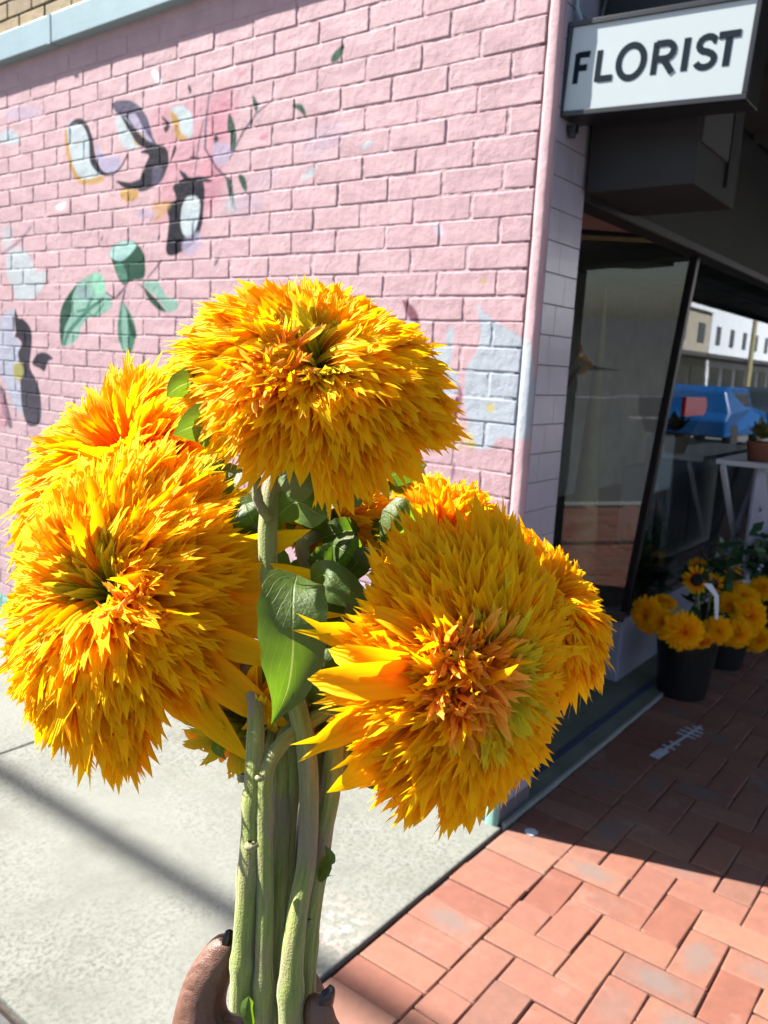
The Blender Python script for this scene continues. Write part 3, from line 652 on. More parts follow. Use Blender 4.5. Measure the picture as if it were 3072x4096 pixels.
# pillar of lilac tiles
pil = thing('tiled_pillar', 'narrow pillar of lilac glazed tiles at the building corner', 'pillar', (2.57, YC, 0))
MB().box(XW + .021, 2.73, YC + .002, YC + .1, 0, 2.95).build('grout', M['grout'], pil)
zt = 1.8745; rr = 0
tms = {}
for r in range(-20, 12):
    z0 = zt + r * .1000 + .0012; z1 = z0 + .0976
    if z0 < .0: continue
    cut = 2.585 if r % 2 else 2.64
    if r % 4 == 2: cut = 2.56
    for a, b in ((XW + .021, cut - .0008), (cut + .0008, 2.73)):
        MB().box(a, b, YC - .004 + random.uniform(-.0006, .0006), YC + .0015, z0, z1).build('tile', M['tile'], pil, bevel=.0012)
# side pane bay (faces the lane) and front window (faces the street)
def lerp(a, b, t): return tuple(np.array(a) * (1 - t) + np.array(b) * t)
tS = np.array([-.407, .914, 0]); nS = np.array([-.914, -.407, 0])
Pbr, Ptr = np.array([4.167, 1.504, .417]), np.array([4.167, 1.340, 2.30])
def frame_bar(a, b, w, name='window_frame'):
    return MB().bar(a, b, w, w, (1, 0, 0)).build(name, M['black'], shop, bevel=.003)
Pbl, Ptl = Pbr + tS * .62, Ptr + tS * .62 + np.array([0, 0, .05])
frame_bar(Ptr + (0, 0, .02), Pbr - (0, 0, .02), .040, 'corner_mullion')
_q = Pbr + tS * .475 + nS * .01; frame_bar(_q - (0, 0, .03), _q + (0, 0, 1.95), .085)
frame_bar(Pbl + nS * .01, Pbr + nS * .01 + (0, 0, -.025), .050)
frame_bar(Ptl + nS * .006, Ptr + nS * .006 + (0, 0, .01), .026)
frame_bar((4.15, 1.492, .392), (12, 1.492, .392), .060)
frame_bar((4.167, 1.34, 2.29), (12, 1.34, 2.29), .03)
frame_bar((8.2, 1.482, .40), (8.2, 1.38, 2.28), .03)
g1 = MB(); g1.quad(tuple(Pbl), tuple(Pbr), tuple(Ptr), tuple(Ptl)); g1.build('window_glass', M['glass'], shop)
k = MB(); k.quad((4.135, 1.458, .42), (8.185, 1.458, .42), (8.185, 1.458, 2.275), (4.42, 1.458, 2.275)); k.build('window_glass', M['glass'], shop)
k = MB(); k.quad((8.215, 1.458, .42), (12, 1.458, .42), (12, 1.458, 2.275), (8.215, 1.458, 2.275)); k.build('window_glass', M['glass'], shop)
pe = lambda s_, n_, z_: tuple(Ptr * (1, 1, 0) + tS * s_ - nS * n_ + np.array([0, 0, z_]))
MB().hexa([pe(-.02, -.012, 2.30), pe(-.02, .03, 2.30), pe(1.6, .03, 2.35), pe(1.6, -.012, 2.35), pe(-.02, -.012, 2.86), pe(-.02, .03, 2.86), pe(1.6, .03, 2.86), pe(1.6, -.012, 2.86)]).build('pelmet', M['pelmet'], shop)
MB().hexa([pe(-.02, -.02, 2.292), pe(-.02, -.0125, 2.292), pe(1.6, -.0125, 2.342), pe(1.6, -.02, 2.342), pe(-.02, -.02, 2.312), pe(-.02, -.0125, 2.312), pe(1.6, -.0125, 2.362), pe(1.6, -.02, 2.362)]).build('pelmet_moulding', M['tan'], shop)
MB().box(4.167, 4.2, 1.53, 3.2, 0, .348).build('bay_base', M['lilac'], shop)
MB().box(4.165, 12, 1.509, 1.56, 0, .362).build('window_base', M['lilac'], shop, bevel=.008)
MB().hexa([tuple(Pbr * (1, 1, 0) + (0, 0, .350)), (4.2, 1.52, .350), (4.2, 3.2, .350), tuple(Pbl * (1, 1, 0) + tS + (0, 0, .350)), tuple(Pbr * (1, 1, 0) + (0, 0, .372)), (4.2, 1.52, .372), (4.2, 3.2, .372), tuple(Pbl * (1, 1, 0) + tS + (0, 0, .372))]).build('sill_board', M['black'], shop)
MB().box(4.0, 24, 1.58, 3.6, .373, .40).build('display_floor', M['woodfloor'], shop)
MB().box(3.6, 24, 3.6, 3.65, .0, 2.86).build('back_wall', M['interior'], shop)
MB().box(24.0, 24.1, 1.4, 3.7, 0, 2.86).build('end_wall', M['interior'], shop)
MB().box(4.3, 24, 1.50, 3.6, 2.64, 2.7).build('shop_ceiling', M['interior'], shop)
MB().box(12, 24, 1.4, 1.45, 0, 2.9).build('far_shop_front', M['darkpaint'], shop)
# awning over the footpath
aw = thing('awning', 'dark flat awning soffit over the footpath behind the sign', 'awning', (2.66, YC, 2.85))
MB().box(2.67, 20, YK + .25, YC - .03, 2.87, 2.90).build('soffit', M['soffit'], aw)
MB().box(2.66, 20, YK + .25, YC - .03, 2.901, 3.05).build('roof', M['darkpaint'], aw)
MB().box(2.62, 20, YK + .18, YK + .24, 2.80, 3.08).build('fascia', M['darkpaint'], aw)
for x in np.arange(3.6, 14, .9): MB().box(x, x + .05, YK + .3, YC - .05, 2.83, 2.869).build('batten', M['soffit'], aw)
# boxed bulkhead under the awning by the lintel
bk = thing('boxed_bulkhead', 'charcoal boxed bulkhead hanging under the awning behind the sign', 'bulkhead', (2.7, YC, 2.255))
MB().box(2.70, 3.16, .905, YC - .021, 2.255, 2.865).build('housing', M['darkpaint'], bk, bevel=.004)
MB().box(2.715, 3.00, .896, .9045, 2.38, 2.86).build('end_panel', M['greybox'], bk)
MB().box(3.004, 3.012, .893, .904, 2.30, 2.86).build('conduit', M['black'], bk)
# ---------------------------------------------------------------- sign
XS = 2.50
TL = PP(2256, 92, 0, XS); BL = PP(2228, 468, 0, XS); BR = PP(2984, 396, 0, XS)
uY = Vector(BR - BL); uW = uY.length; uY.normalize(); uZ = Vector(TL - BL); uH = uZ.length
uN = Vector((-1, 0, 0)); uZ = uY.cross(Vector((-1, 0, 0))).normalized()
if uZ.z < 0: uZ = -uZ
ob = Vector(BL)
sgn = thing('shop_sign', 'white hanging sign reading FLORIST in a black box frame', 'sign', tuple(ob + uY * uW / 2 + uZ * uH))
def SP(a, b, d=0): return tuple(ob + uY * a + uZ * b + uN * d)
def slab(mb, a0, a1, b0, b1, d0, d1): mb.hexa([SP(a0, b0, d0), SP(a1, b0, d0), SP(a1, b0, d1), SP(a0, b0, d1), SP(a0, b1, d0), SP(a1, b1, d0), SP(a1, b1, d1), SP(a0, b1, d1)]); return mb
slab(MB(), 0, uW, 0, uH, -.125, -.012).build('sign_box', M['black'], sgn, bevel=.003)
t = .016
fr = MB(); slab(fr, 0, uW, 0, t, -.0119, 0); slab(fr, 0, uW, uH - t, uH, -.0119, 0); slab(fr, 0, t, t, uH - t, -.0119, 0); slab(fr, uW - t, uW, t, uH - t, -.0119, 0)
fr.build('sign_frame', M['black'], sgn, bevel=.002)
slab(MB(), t, uW - t, t, uH - t, -.0118, -.006).build('sign_panel', M['signface'], sgn)
def outline_letter(ch, x0, w, yb, h, th):
    """letters from strokes, x runs to the right of the sign"""
    L = []
    T = lambda a, b: (x0 + a * w, yb + b * h)
    def st(pts, closed=False): L.append(([T(*p) for p in pts], closed))
    if ch == 'F': st([(0, 0), (0, 1)]); st([(0, .93), (1, .93)]); st([(0, .5), (.85, .5)])
    if ch == 'L': st([(0, 1), (0, 0)]); st([(0, .07), (1, .07)])
    if ch == 'O': st([(.5 + .5 * math.cos(k * PI / 16), .5 + .5 * math.sin(k * PI / 16)) for k in range(33)], True)
    if ch == 'R':
        st([(0, 0), (0, 1)]); st([(0, .94), (.55, .94)] + [(.55 + .42 * math.sin(k * PI / 8), .70 + .24 * math.cos(k * PI / 8)) for k in range(1, 8)] + [(.55, .46), (0, .46)]); st([(.45, .46), (1.02, 0)])
    if ch == 'I': st([(0, 0), (0, 1)])
    if ch == 'S':
        st([(.95, .80)] + [(.52 + .40 * math.cos(a), .73 + .22 * math.sin(a)) for a in np.linspace(.35, PI * 1.35, 10)] + [(.55, .50)] + [(.50 + .44 * math.cos(a), .26 + .22 * math.sin(a)) for a in np.linspace(1.2, -PI * .9, 12)] )
    if ch == 'T': st([(.5, 0), (.5, 1)]); st([(0, .93), (1, .93)])
    return L
def letter(ch, x0, w, yb, h, th, i):
    mb = MB(); k = 0
    for pts, closed in outline_letter(ch, x0, w, yb, h, th):
        d = -.0058 + .0008 * k; k += 1
        for s_, (p, q) in enumerate(zip(pts[:-1], pts[1:])):
            pass
        # ribbon with mitred joints
        P = [Vector((a, b)) for a, b in pts]; Lf, Rt = [], []
        for n_, p in enumerate(P):
            if closed: a, b = P[(n_ - 1) % (len(P) - 1)], P[(n_ + 1) % (len(P) - 1)]
            else: a, b = P[max(n_ - 1, 0)], P[min(n_ + 1, len(P) - 1)]
            dd = (b - a).normalized(); nn = Vector((-dd.y, dd.x)) * th / 2; Lf.append(p + nn); Rt.append(p - nn)
        base = len(mb.V)
        for dz in (-.0064, d + .001):
            for v in Lf + Rt: mb.V.append(SP(v.x, v.y, dz))
        m = len(P); T2 = 2 * m
        for n_ in range(m - 1):
            a0, a1, b0, b1 = base + n_, base + n_ + 1, base + m + n_, base + m + n_ + 1
            mb.F.append((a0 + T2, a1 + T2, b1 + T2, b0 + T2)); mb.F += [(a0, a1, a1 + T2, a0 + T2), (b0, b0 + T2, b1 + T2, b1)]
        if not closed:
            for n_ in (0, m - 1): mb.F.append((base + n_, base + m + n_, base + m + n_ + T2, base + n_ + T2))
    o = mb.build('letter', M['signtext'], sgn); o['label'] = 'dark letter ' + ch
# letter metrics along the sign, from left (a=0) to right
def along(px, py): q = Vector(PP(px, py, 0, XS)) - ob; return q.dot(uY), q.dot(uZ)
z6 = lambda x, y: along(2150 + x / 1.8, y / 1.8)
hts = z6(270, 385)[1] - z6(255, 600)[1]
spec = [('F', (262, 600), (375, 380)), ('L', (418, 582), (528, 545)), ('O', (580, 440), (757, 440)), ('R', (825, 520), (955, 520)), ('I', (1045, 500), (1045, 280)), ('S', (1120, 470), (1265, 470)), ('T', (1308, 240), (1462, 225))]
ybase = .5 * (z6(255, 604)[1] + z6(1365, 465)[1]); hh = .5 * ((z6(270, 380)[1] - z6(255, 604)[1]) + (z6(1385, 225)[1] - z6(1362, 465)[1]))
for i, (ch, p, q) in enumerate(spec):
    x0 = z6(*p)[0]; x1 = z6(*q)[0]; th = .0185
    if ch == 'O': letter(ch, x0, (x1 - x0), ybase - .001, hh + .002, th, i)
    elif ch == 'T': letter(ch, x0, x1 - x0, ybase, hh, th, i)
    elif ch == 'I': letter(ch, x0, .01, ybase, hh, th, i)
    else: letter(ch, x0, x1 - x0, ybase, hh, th * .95, i)
hb = MB(); hb.bar(SP(.03, -.012, -.06), SP(.03, -.035, -.06), .025, .03); hb.tube([SP(.03, -.03, -.06), SP(.03, -.05, -.06)], .012, 8); hb.build('bracket_bolt', M['black'], sgn)
for a in (.08, uW - .08): MB().bar(SP(a, uH, -.06), tuple(Vector(SP(a, uH, -.06)) + Vector((.04 if a < .2 else .02, 0, .12))), .012).build('hanger', M['black'], sgn)
hk = MB(); hp = Vector(PP(2310, 30, 1, YC - .02)); hk.tube([hp + Vector((0, 0, .08)), hp, hp + Vector((.01, -.01, -.03)), hp + Vector((.02, 0, -.01))], .006, 8)
tag(hk.build('wall_hook', M['flashing']), 'small teal hook on the tiled pillar above the sign', 'hook')

# ---------------------------------------------------------------- behind the glass
def leafy(name, label, cat, base, n, Lm, mat, spread=.5, group=None, r=.012):
    t_ = thing(name, label, cat, base, group); f = MB()
    for i in range(n):
        a = random.uniform(0, 2 * PI); el = random.uniform(.3, 1.35); L = Lm * random.uniform(.6, 1.1); d = Vector((math.cos(a) * math.cos(el), math.sin(a) * math.cos(el), math.sin(el)))
        s = d.cross(Vector((0, 0, 1))).normalized(); b = Vector(base) + Vector((0, 0, .02)); w = L * .16
        p1 = b + d * L * .5; p2 = b + d * L + Vector((0, 0, -L * .15))
        f.quad(tuple(b), tuple(p1 + s * w), tuple(p2), tuple(p1 - s * w))
    f.build('foliage', mat, t_); return t_
# kraft coloured tall cone display and things behind the side pane
cn = MB(); cn.lathe((4.62, 1.98, .40), [(.10, 0), (.075, .5), (.03, 1.3), (.004, 1.75)], 14)
tag(cn.build('paper_cone', M['tan'], smooth=True), 'tall thin tan paper cone standing inside the side window', 'display')
br = MB()
for i in range(26):
    a = random.uniform(0, 6.28); b = Vector((4.72, 2.5, .9)); d = Vector((math.cos(a) * .4, math.sin(a) * .4, random.uniform(.2, 1.2))); br.tube([b, b + d * .5, b + d * .9 + Vector((0, 0, -.1))], .004, 5)
br.lathe((4.72, 2.5, .4), [(.05, 0), (.09, .15), (.07, .35), (.04, .5)], 12)
tag(br.build('dried_branches', M['terracotta'], org=(4.72, 2.5, .4)), 'dried brown branches in a jug inside the side window', 'plant')
leafy('house_plant', 'dark leafy house plant low inside the window corner', 'plant', (4.75, 1.72, .40), 46, .42, M['plant'])
cb_ = thing('white_cabinet', 'pale blue-white panelled cabinet front inside the street window', 'cabinet', (6.0, 1.95, .4))
MB().box(5.35, 6.7, 1.8, 2.05, .40, 1.06).build('carcass', M['white'], cb_, bevel=.006)
for a, b in ((5.40, 5.98), (6.04, 6.65)): MB().box(a, b, 1.785, 1.7995, .46, 1.0).build('door', M['white'], cb_, bevel=.006)
bx = MB(); bx.lathe((5.18, 1.72, 1.30), [(.0, 0), (.14, .02), (.19, .13), (.2, .24), (.185, .24), (.0, .22)], 20)
vs = thing('planter_stand', 'dark planter on a stand behind the front window glass', 'planter', (5.18, 1.72, .4))
bx.build('planter', M['black'], vs, smooth=True); MB().lathe((5.18, 1.72, .4), [(.15, 0), (.03, .05), (.03, .88), (.1, .9)], 14).build('stand', M['black'], vs)
rd = MB(); pr_ = []  # solid red plate added at the glass, standing in for a reflected red shape
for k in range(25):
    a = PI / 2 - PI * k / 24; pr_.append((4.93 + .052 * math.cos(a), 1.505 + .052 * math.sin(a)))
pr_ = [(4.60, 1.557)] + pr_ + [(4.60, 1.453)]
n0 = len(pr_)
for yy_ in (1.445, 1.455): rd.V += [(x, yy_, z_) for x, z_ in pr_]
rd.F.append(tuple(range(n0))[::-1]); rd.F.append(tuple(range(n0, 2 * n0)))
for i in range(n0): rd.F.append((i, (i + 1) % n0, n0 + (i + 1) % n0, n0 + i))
tag(rd.build('red_reflection_plate', M['red'], org=(4.8, 1.45, 1.5)), 'bright red rounded plate added on the front window glass by the mullion, standing in for a reflection', 'tag')
gh = MB(); gh.box(4.75, 5.05, 1.62, 1.70, .98, 1.32); tag(gh.build('blue_white_gift_box', M['white'], bevel=.02), 'pale blue-white rounded box standing behind the glass beside the mullion', 'box')
# white trestle with pot plant in front of the window
ts = thing('trestle_table', 'white crossed-leg table standing on the footpath before the window', 'table', (5.75, 1.2, 0))
for y in (1.10, 1.36):
    MB().bar((5.16, y, 1.15), (6.25, y, .02), .03, .03).build('leg', M['white'], ts, bevel=.003)
    MB().bar((5.25, y + .032, .02), (6.25, y + .032, 1.15), .03, .03).build('leg', M['white'], ts, bevel=.003)
MB().box(5.22, 6.6, 1.06, 1.42, 1.152, 1.185).build('table_top', M['white'], ts, bevel=.004)
MB().box(5.32, 6.6, 1.20, 1.215, .45, 1.15).build('front_panel', M['lilac'], ts)
pt = leafy('potted_plant', 'yellow-green plant in a terracotta pot on the white table', 'plant', (5.34, 1.2, 1.30), 40, .16, simple('lime_leaf', (.16, .18, .05), .5, .3, 30))
MB().lathe((5.34, 1.2, 1.186), [(0, 0), (.065, 0), (.085, .11), (.09, .115), (.08, .12), (0, .1)], 18).build('pot', M['terracotta'], pt, smooth=True)

# ---------------------------------------------------------------- across the street (seen as reflections in the glass)
def car(x, y, rz, name, label, mat):
    t_ = thing(name, label, 'car', (x, y, -.15)); t_.rotation_euler = (0, 0, rz)
    prof = [(-2.2, .35), (-2.25, .8), (-2.1, 1.0), (-1.95, 1.55), (-1.7, 1.68), (.3, 1.66), (1.0, 1.12), (1.95, .98), (2.2, .75), (2.22, .35)]
    def body(w0, w1, name_, mt, pf):
        V = []; Fc = []; n = len(pf)
        for s in (-1, 1): V += [(px, s * (w0 if pz < 1.1 else w1), pz) for px, pz in pf]
        Fc.append(tuple(range(n))); Fc.append(tuple(range(n, 2 * n))[::-1])
        for i in range(n): Fc.append((i, n + i, n + (i + 1) % n, (i + 1) % n))
        o = put(name_, mesh(name_, V, Fc, mt), t_); b = o.modifiers.new('b', 'BEVEL'); b.width = .06; b.segments = 3; return o
    body(.9, .72, 'body', mat, prof)
    body(.86, .735, 'side_windows', M['carglass'], [(-1.85, 1.12), (-1.8, 1.5), (.25, 1.55), (.8, 1.12)])
    for wx in (-1.35, 1.4):
        for s in (-1, 1):
            V = []; Fc = []; n = 20
            for yy_ in (s * .92, s * .68): V += [(wx + .34 * math.cos(k * 2 * PI / n), yy_, .34 + .34 * math.sin(k * 2 * PI / n)) for k in range(n)]
            Fc.append(tuple(range(n))); Fc.append(tuple(range(n, 2 * n))[::-1])
            for i in range(n): Fc.append((i, (i + 1) % n, n + (i + 1) % n, n + i))
            put('wheel', mesh('wheel', V, Fc, M['tyre']), t_)
    return t_
car(24.5, -3.9, 0, 'parked_car', 'blue hatchback parked along the far street, seen in the window reflection', M['bluecar'])
car(33.5, -4.4, 0, 'parked_car', 'dark car parked ahead of the blue car across the street', simple('dark_car_paint', (.03, .04, .05), .35, .02, 3, spec=.3))
def fbuild(name, x0, x1, y, h, mat, label, aw_=True):
    t_ = thing(name, label, 'building', ((x0 + x1) / 2, y, -.15))
    MB().box(x0, x1, y - 9, y, -.15, h).build('wall', mat, t_)
    MB().box(x0 - .1, x1 + .1, y, y + .18, h - .5, h + .15).build('cornice', M['white'], t_)
    n = max(2, int((x1 - x0) / 3)); w = (x1 - x0) / n
    for i in range(n):
        a = x0 + i * w + .5; MB().box(a, a + w - 1, y + .002, y + .05, .3, 2.5).build('window', M['dimglass'], t_)
        if h > 5.5: MB().box(a + .6, a + w - 1.6, y + .002, y + .05, 3.9, 5).build('window', M['dimglass'], t_)
    if aw_: MB().box(x0 + .2, x1 - .2, y + .06, y + 2.2, 2.9, 3.1).build('verandah', M['greybox'], t_)
    return t_
fbuild('far_shop', 8, 26, -12.5, 6.0, M['cream'], 'low cream shop row across the street')
fbuild('far_shop', 26.2, 38, -12.5, 7.2, M['white'], 'tall pale shop across the street')
fbuild('far_shop', 38.2, 52, -12.5, 6.2, M['cream'], 'cream shop with a magenta panel across the street')
fbuild('far_shop', 52.2, 95, -12.5, 8.0, M['white'], 'long pale two-storey building at the street end')
tag(MB().box(41, 45, -12.29, -12.1, 3.4, 5.0).build('magenta_board', M['pinkrender']), 'magenta advertising board on the far cream shop', 'sign')
for x in (22, 44): 
    tag(MB().tube([(x, -8, -.15), (x, -8, 8)], [.14, .1], 10).build('power_pole', M['tan'], org=(x, -8, -.15)), 'timber power pole at the far kerb, %s' % ('nearer one' if x < 30 else 'farther one'), 'pole')
fbuild('far_house', -40, -24, 2, 4.5, M['pinkrender'], 'low dark building across the side street', False)
for i in range(7):
    x = -22 + random.uniform(-1, 1); y = 4 + i * 5.5
    tr_ = thing('street_tree', 'green street tree across the side road, number of trunks %s in the row' % ['first', 'second', 'third', 'fourth', 'fifth', 'sixth', 'seventh'][i], 'tree', (x, y, -.15))
    MB().tube([(x, y, -.15), (x + .1, y, 2.4), (x, y + .2, 4)], [.2, .15, .08], 8).build('trunk', M['tan'], tr_)
    f = MB()
    for k in range(700):
        d = Vector((random.gauss(0, 1), random.gauss(0, 1), random.gauss(0, 1))).normalized() * random.uniform(1.2, 2.4); p = Vector((x, y, 4.6)) + d
        a = Vector((random.gauss(0, 1), random.gauss(0, 1), random.gauss(0, 1))).normalized() * .3; b = a.cross(d).normalized() * .2
        f.quad(tuple(p - a), tuple(p - b), tuple(p + a), tuple(p + b))
    f.build('crown', M['plant'], tr_)
# overhead cable whose soft shadow falls along the lane
hc = 9.0; sh = Vector((-.334 * hc, .942 * hc, hc)) / 1.0
cbm = MB(); cbm.tube([Vector((1.40, 6.5, 0)) + sh, Vector((1.475, 2.94, 0)) + sh, Vector((1.514, 1.65, 0)) + sh, Vector((1.535, .6, 0)) + sh, Vector((1.6, -3, 0)) + sh], .045, 8)
tag(cbm.build('overhead_cable', M['black'], smooth=True), 'thick black cable strung high overhead along the lane', 'cable')

# ---------------------------------------------------------------- petals and flowers
def petal(Lr, Wr, curl, cup, tip, seed, seg=5, lift=0.0):
    """strap petal along +x, growing up (+z) then bending; unit length"""
    r = random.Random(seed); V, UV, Fc = [], [], []; x = zc = 0; phi = lift + curl * .5; st = Lr / seg; tw = r.uniform(-.35, .35)
    sway = r.uniform(-.12, .12)
    for i in range(seg + 1):
        t = i / seg; w = Wr * (.34 + .66 * math.sin(PI * min(1, t * .62 + .12))) * (1 if t < .8 else 1 - (t - .8) * 1.7)
        a = tw * t; yc = sway * t * t * Lr
        for u in (-1, 0, 1):
            dz = cup * w * (abs(u) ** 1.3) ; dy = u * w * .5
            V.append((x + dz * math.sin(-phi) * .5, yc + dy * math.cos(a) - dz * math.sin(a), zc + dz * math.cos(a) + dy * math.sin(a))); UV.append((.5 + u * .5, t * .93))
        if i < seg: x += st * math.cos(phi); zc += st * math.sin(phi); phi -= curl / seg
    for i in range(seg):
        for j in range(2): a0 = i * 3 + j; Fc.append((a0, a0 + 1, a0 + 4, a0 + 3))
    e = seg * 3; dx, dzz = math.cos(phi), math.sin(phi); w = Wr
    if tip == 0:
        V.append((x + dx * w * .55, sway * Lr, zc + dzz * w * .55)); UV.append((.5, 1)); k = len(V) - 1; Fc += [(e, e + 1, k), (e + 1, e + 2, k)]
    else:
        offs = (-.42, .36) if tip == 1 else (-.5, .5)
        for q, o in enumerate(offs):
            l = w * r.uniform(.45, .9); V.append((x + dx * l, sway * Lr + o * w * .75, zc + dzz * l)); UV.append((.5 + o, 1)); k = len(V) - 1; Fc.append((e + q, e + q + 1, k))
        if tip == 2: V.append((x + dx * w * 1.1, sway * Lr, zc + dzz * w * 1.1 + w * .1)); UV.append((.5, 1)); Fc.append((e, e + 2, len(V) - 1))
    return np.array(V), np.array(UV), Fc
NV = 14
VAR = [petal(1, .215 * random.uniform(.8, 1.25), random.uniform(.15, 1.1), random.uniform(.1, .6), i % 3, 100 + i) for i in range(NV)]
VARS = [petal(1, .22 * random.uniform(.8, 1.25), random.uniform(-.9, .5), random.uniform(.3, .7), i % 3, 200 + i) for i in range(8)]     # short curly
RAY = [petal(1, .31 * random.uniform(.85, 1.2), random.uniform(.1, .9), random.uniform(.08, .35), i % 2, 300 + i, seg=7) for i in range(10)]
CURLY = [petal(1, .22, 2.4 + .3 * i, .4, 0, 400 + i, seg=9) for i in range(3)]
def vmesh(v, mat, name): return mesh(name, v[0], v[2], mat, uv=v[1], tone=[0] * len(v[0]), smooth=True)
VM = {('VAR', i): vmesh(v, M['petal'], 'petal') for i, v in enumerate(VAR)}
VM.update({('RAY', i): vmesh(v, M['petal'], 'ray_petal') for i, v in enumerate(RAY)})
VM.update({('CURLY', i): vmesh(v, M['petal'], 'curled_petal') for i, v in enumerate(CURLY)})
SETS = {'VAR': VAR, 'VARS': VARS, 'RAY': RAY, 'CURLY': CURLY}
MI = {'petal': 0, 'petal_c': 1, 'petal_g': 2, 'petal_t': 3}

def flower(name, label, c, nrm, up, R, hgt, Nf, seed, ecc=(1, 1), foc=(0, 0), crest=0.0, green=.10, crumple=None, rays=34, nparts=260, sep=18, extra=(), group='double sunflowers held in the bunch', lenk=1.0, flat=0.0, cone=1.0, opn=None):
    r = random.Random(seed); c = Vector(c); n = Vector(nrm).normalized(); ux = (Vector(up).cross(n)).normalized(); uy = n.cross(ux)
    t_ = thing(name, label, 'sunflower', tuple(c), group)
    items = []                                # set, idx, Matrix(3x3 cols incl. scale), pos, mat, size
    GA = PI * (3 - 5 ** .5)
    k1, k2, k3 = [r.uniform(0, 6.28) for _ in range(3)]
    def frame(dirv, side, L, wscale=1.0, roll=0):
        x = dirv.normalized(); z_ = (side - x * side.dot(x)).normalized(); y = z_.cross(x)
        if roll: q = Matrix.Rotation(roll, 3, x); y = q @ y; z_ = q @ z_
        return Matrix((x * L, y * L * wscale, z_ * L)).transposed()
    for i in range(Nf):
        s = math.sqrt((i + .5) / Nf); a = i * GA + r.gauss(0, .05)
        cl = .10 * math.sin(5 * a + k1 + 4 * s) + .07 * math.sin(9 * a + k2 - 6 * s) + .05 * math.sin(14 * a + k3)
        a2 = a + .10 * math.sin(7 * a + k2) * s
        rx, ry = math.cos(a2) * ecc[0], math.sin(a2) * ecc[1]
        rad = (ux * rx + uy * ry)
        rb = .34 * R * s ** .9; th = (math.radians(8) + math.radians(90) * s ** .68 * (1 + .5 * cl)) + r.gauss(0, .055)
        if opn is not None: th *= opn
        bump_ = hgt * (.42 * (1 - s * s)) - hgt * .8 * math.exp(-(s / .12) ** 2)
        base = c + rad * rb + n * bump_
        # crest: the middle is drawn out into a line
        base += (ux * foc[0] + uy * foc[1]) * (crest * R * r.uniform(-1, 1) * (1 - .7 * s))
        ro = rad.normalized()
        d = n * math.cos(th) * cone + ro * math.sin(th) + (ux * r.gauss(0, .07) + uy * r.gauss(0, .07))
        L = R * (.12 + .60 * s ** .55) * r.uniform(.84, 1.07) * (1 + cl * .5) * lenk * (.5 * (ecc[0] + ecc[1]) if False else (abs(math.cos(a2)) * ecc[0] + abs(math.sin(a2)) * ecc[1]) / (abs(math.cos(a2)) + abs(math.sin(a2))))
        side = n * math.sin(th) - ro * math.cos(th); side = side if th > .3 else (side + n * .2)
        kind = 'VAR' if s > .3 else 'VARS'
        mat = 'petal'
        gv = s + r.gauss(0, .03)
        if gv < green * .5: mat = 'petal_g'
        elif gv < green * 1.6: mat = 'petal_c'
        items.append((kind, r.randrange(len(SETS[kind])), frame(d, side, L, (1.25 if s < .5 else 1) * (.055 / max(L, .018)) * .55 * (R / .08) ** .5 * .9 if kind == 'VARS' else (.05 / L) ** .55 * .98, r.gauss(0, .35)), base, mat, L * (.3 + s)))
    if crumple:
        cu, cv, cr, K = crumple
        for i in range(K):
            a = r.uniform(0, 6.28); q = math.sqrt(r.random()) * cr; pu, pvv = cu + q * math.cos(a), cv + q * 1.25 * math.sin(a)
            sR = math.hypot(pu, pvv)
            base = c + ux * pu * R + uy * pvv * R + n * R * (.52 - .45 * sR * sR + r.uniform(-.10, .03))
            d = n * r.uniform(.3, 1) + ux * (r.gauss(0, .6) + math.cos(a) * .6 * q / cr) + uy * (r.gauss(0, .6) + math.sin(a) * .6 * q / cr)
            L = R * r.uniform(.12, .30) * (1 if K > 200 else .7)
            items.append(('VARS', r.randrange(8), frame(d, Vector((r.gauss(0, 1), r.gauss(0, 1), r.gauss(0, 1))), L, r.uniform(.9, 1.4), r.gauss(0, .8)), base, 'petal_t' if r.random() < .75 else 'petal', L))
    rk = []
    for i in range(rays):
        a = i * 2 * PI / rays + r.gauss(0, .08); rad = ux * math.cos(a) * ecc[0] + uy * math.sin(a) * ecc[1]; ro = rad.normalized()
        th = math.radians(r.uniform(84, 108)) * (opn or 1); d = n * math.cos(th) + ro * math.sin(th); L = R * r.uniform(.60, .72) * rad.length * lenk
        rk.append(('RAY', r.randrange(10), frame(d, n * math.sin(th) - ro * math.cos(th), L, r.uniform(.8, 1.05), r.gauss(0, .25)), c + rad * R * .34 - n * R * .04, 'petal', L * 3))
    for (au, th, L, kd, wsc, roll) in extra:
        a = math.radians(au); ro = ux * math.cos(a) + uy * math.sin(a); th = math.radians(th); d = n * math.cos(th) + ro * math.sin(th)
        rk.append((kd, r.randrange(3), frame(d, n * math.sin(th) - ro * math.cos(th), L * R, wsc, roll), c + ro * R * .38 - n * R * .02, 'petal', 99))
    items = rk + items
    view = Vector(CAM) - c
    cand = [it for it in items if it[0] != 'VARS' and it[4] == 'petal']
    cand.sort(key=lambda it: -it[5]); keepset = set(id(it) for it in cand[:nparts])
    V, UV, Fc, mi, tn = [], [], [], [], []; off = 0
    for it in items:
        kd, ix, A, pos, mat, _ = it
        if id(it) in keepset:
            put('petal', VM[(kd, ix)], t_, M4=Matrix.Translation(Vector(pos) - c) @ A.to_4x4())
        else:
            v, uv, fc = SETS[kd][ix]; Mx = np.array(A); P = v @ Mx.T + np.array(Vector(pos) - c)
            V.append(P); UV.append(uv); Fc += [tuple(off + q for q in f) for f in fc]; mi += [MI[mat]] * len(fc); tn += [r.random()] * len(v); off += len(v)
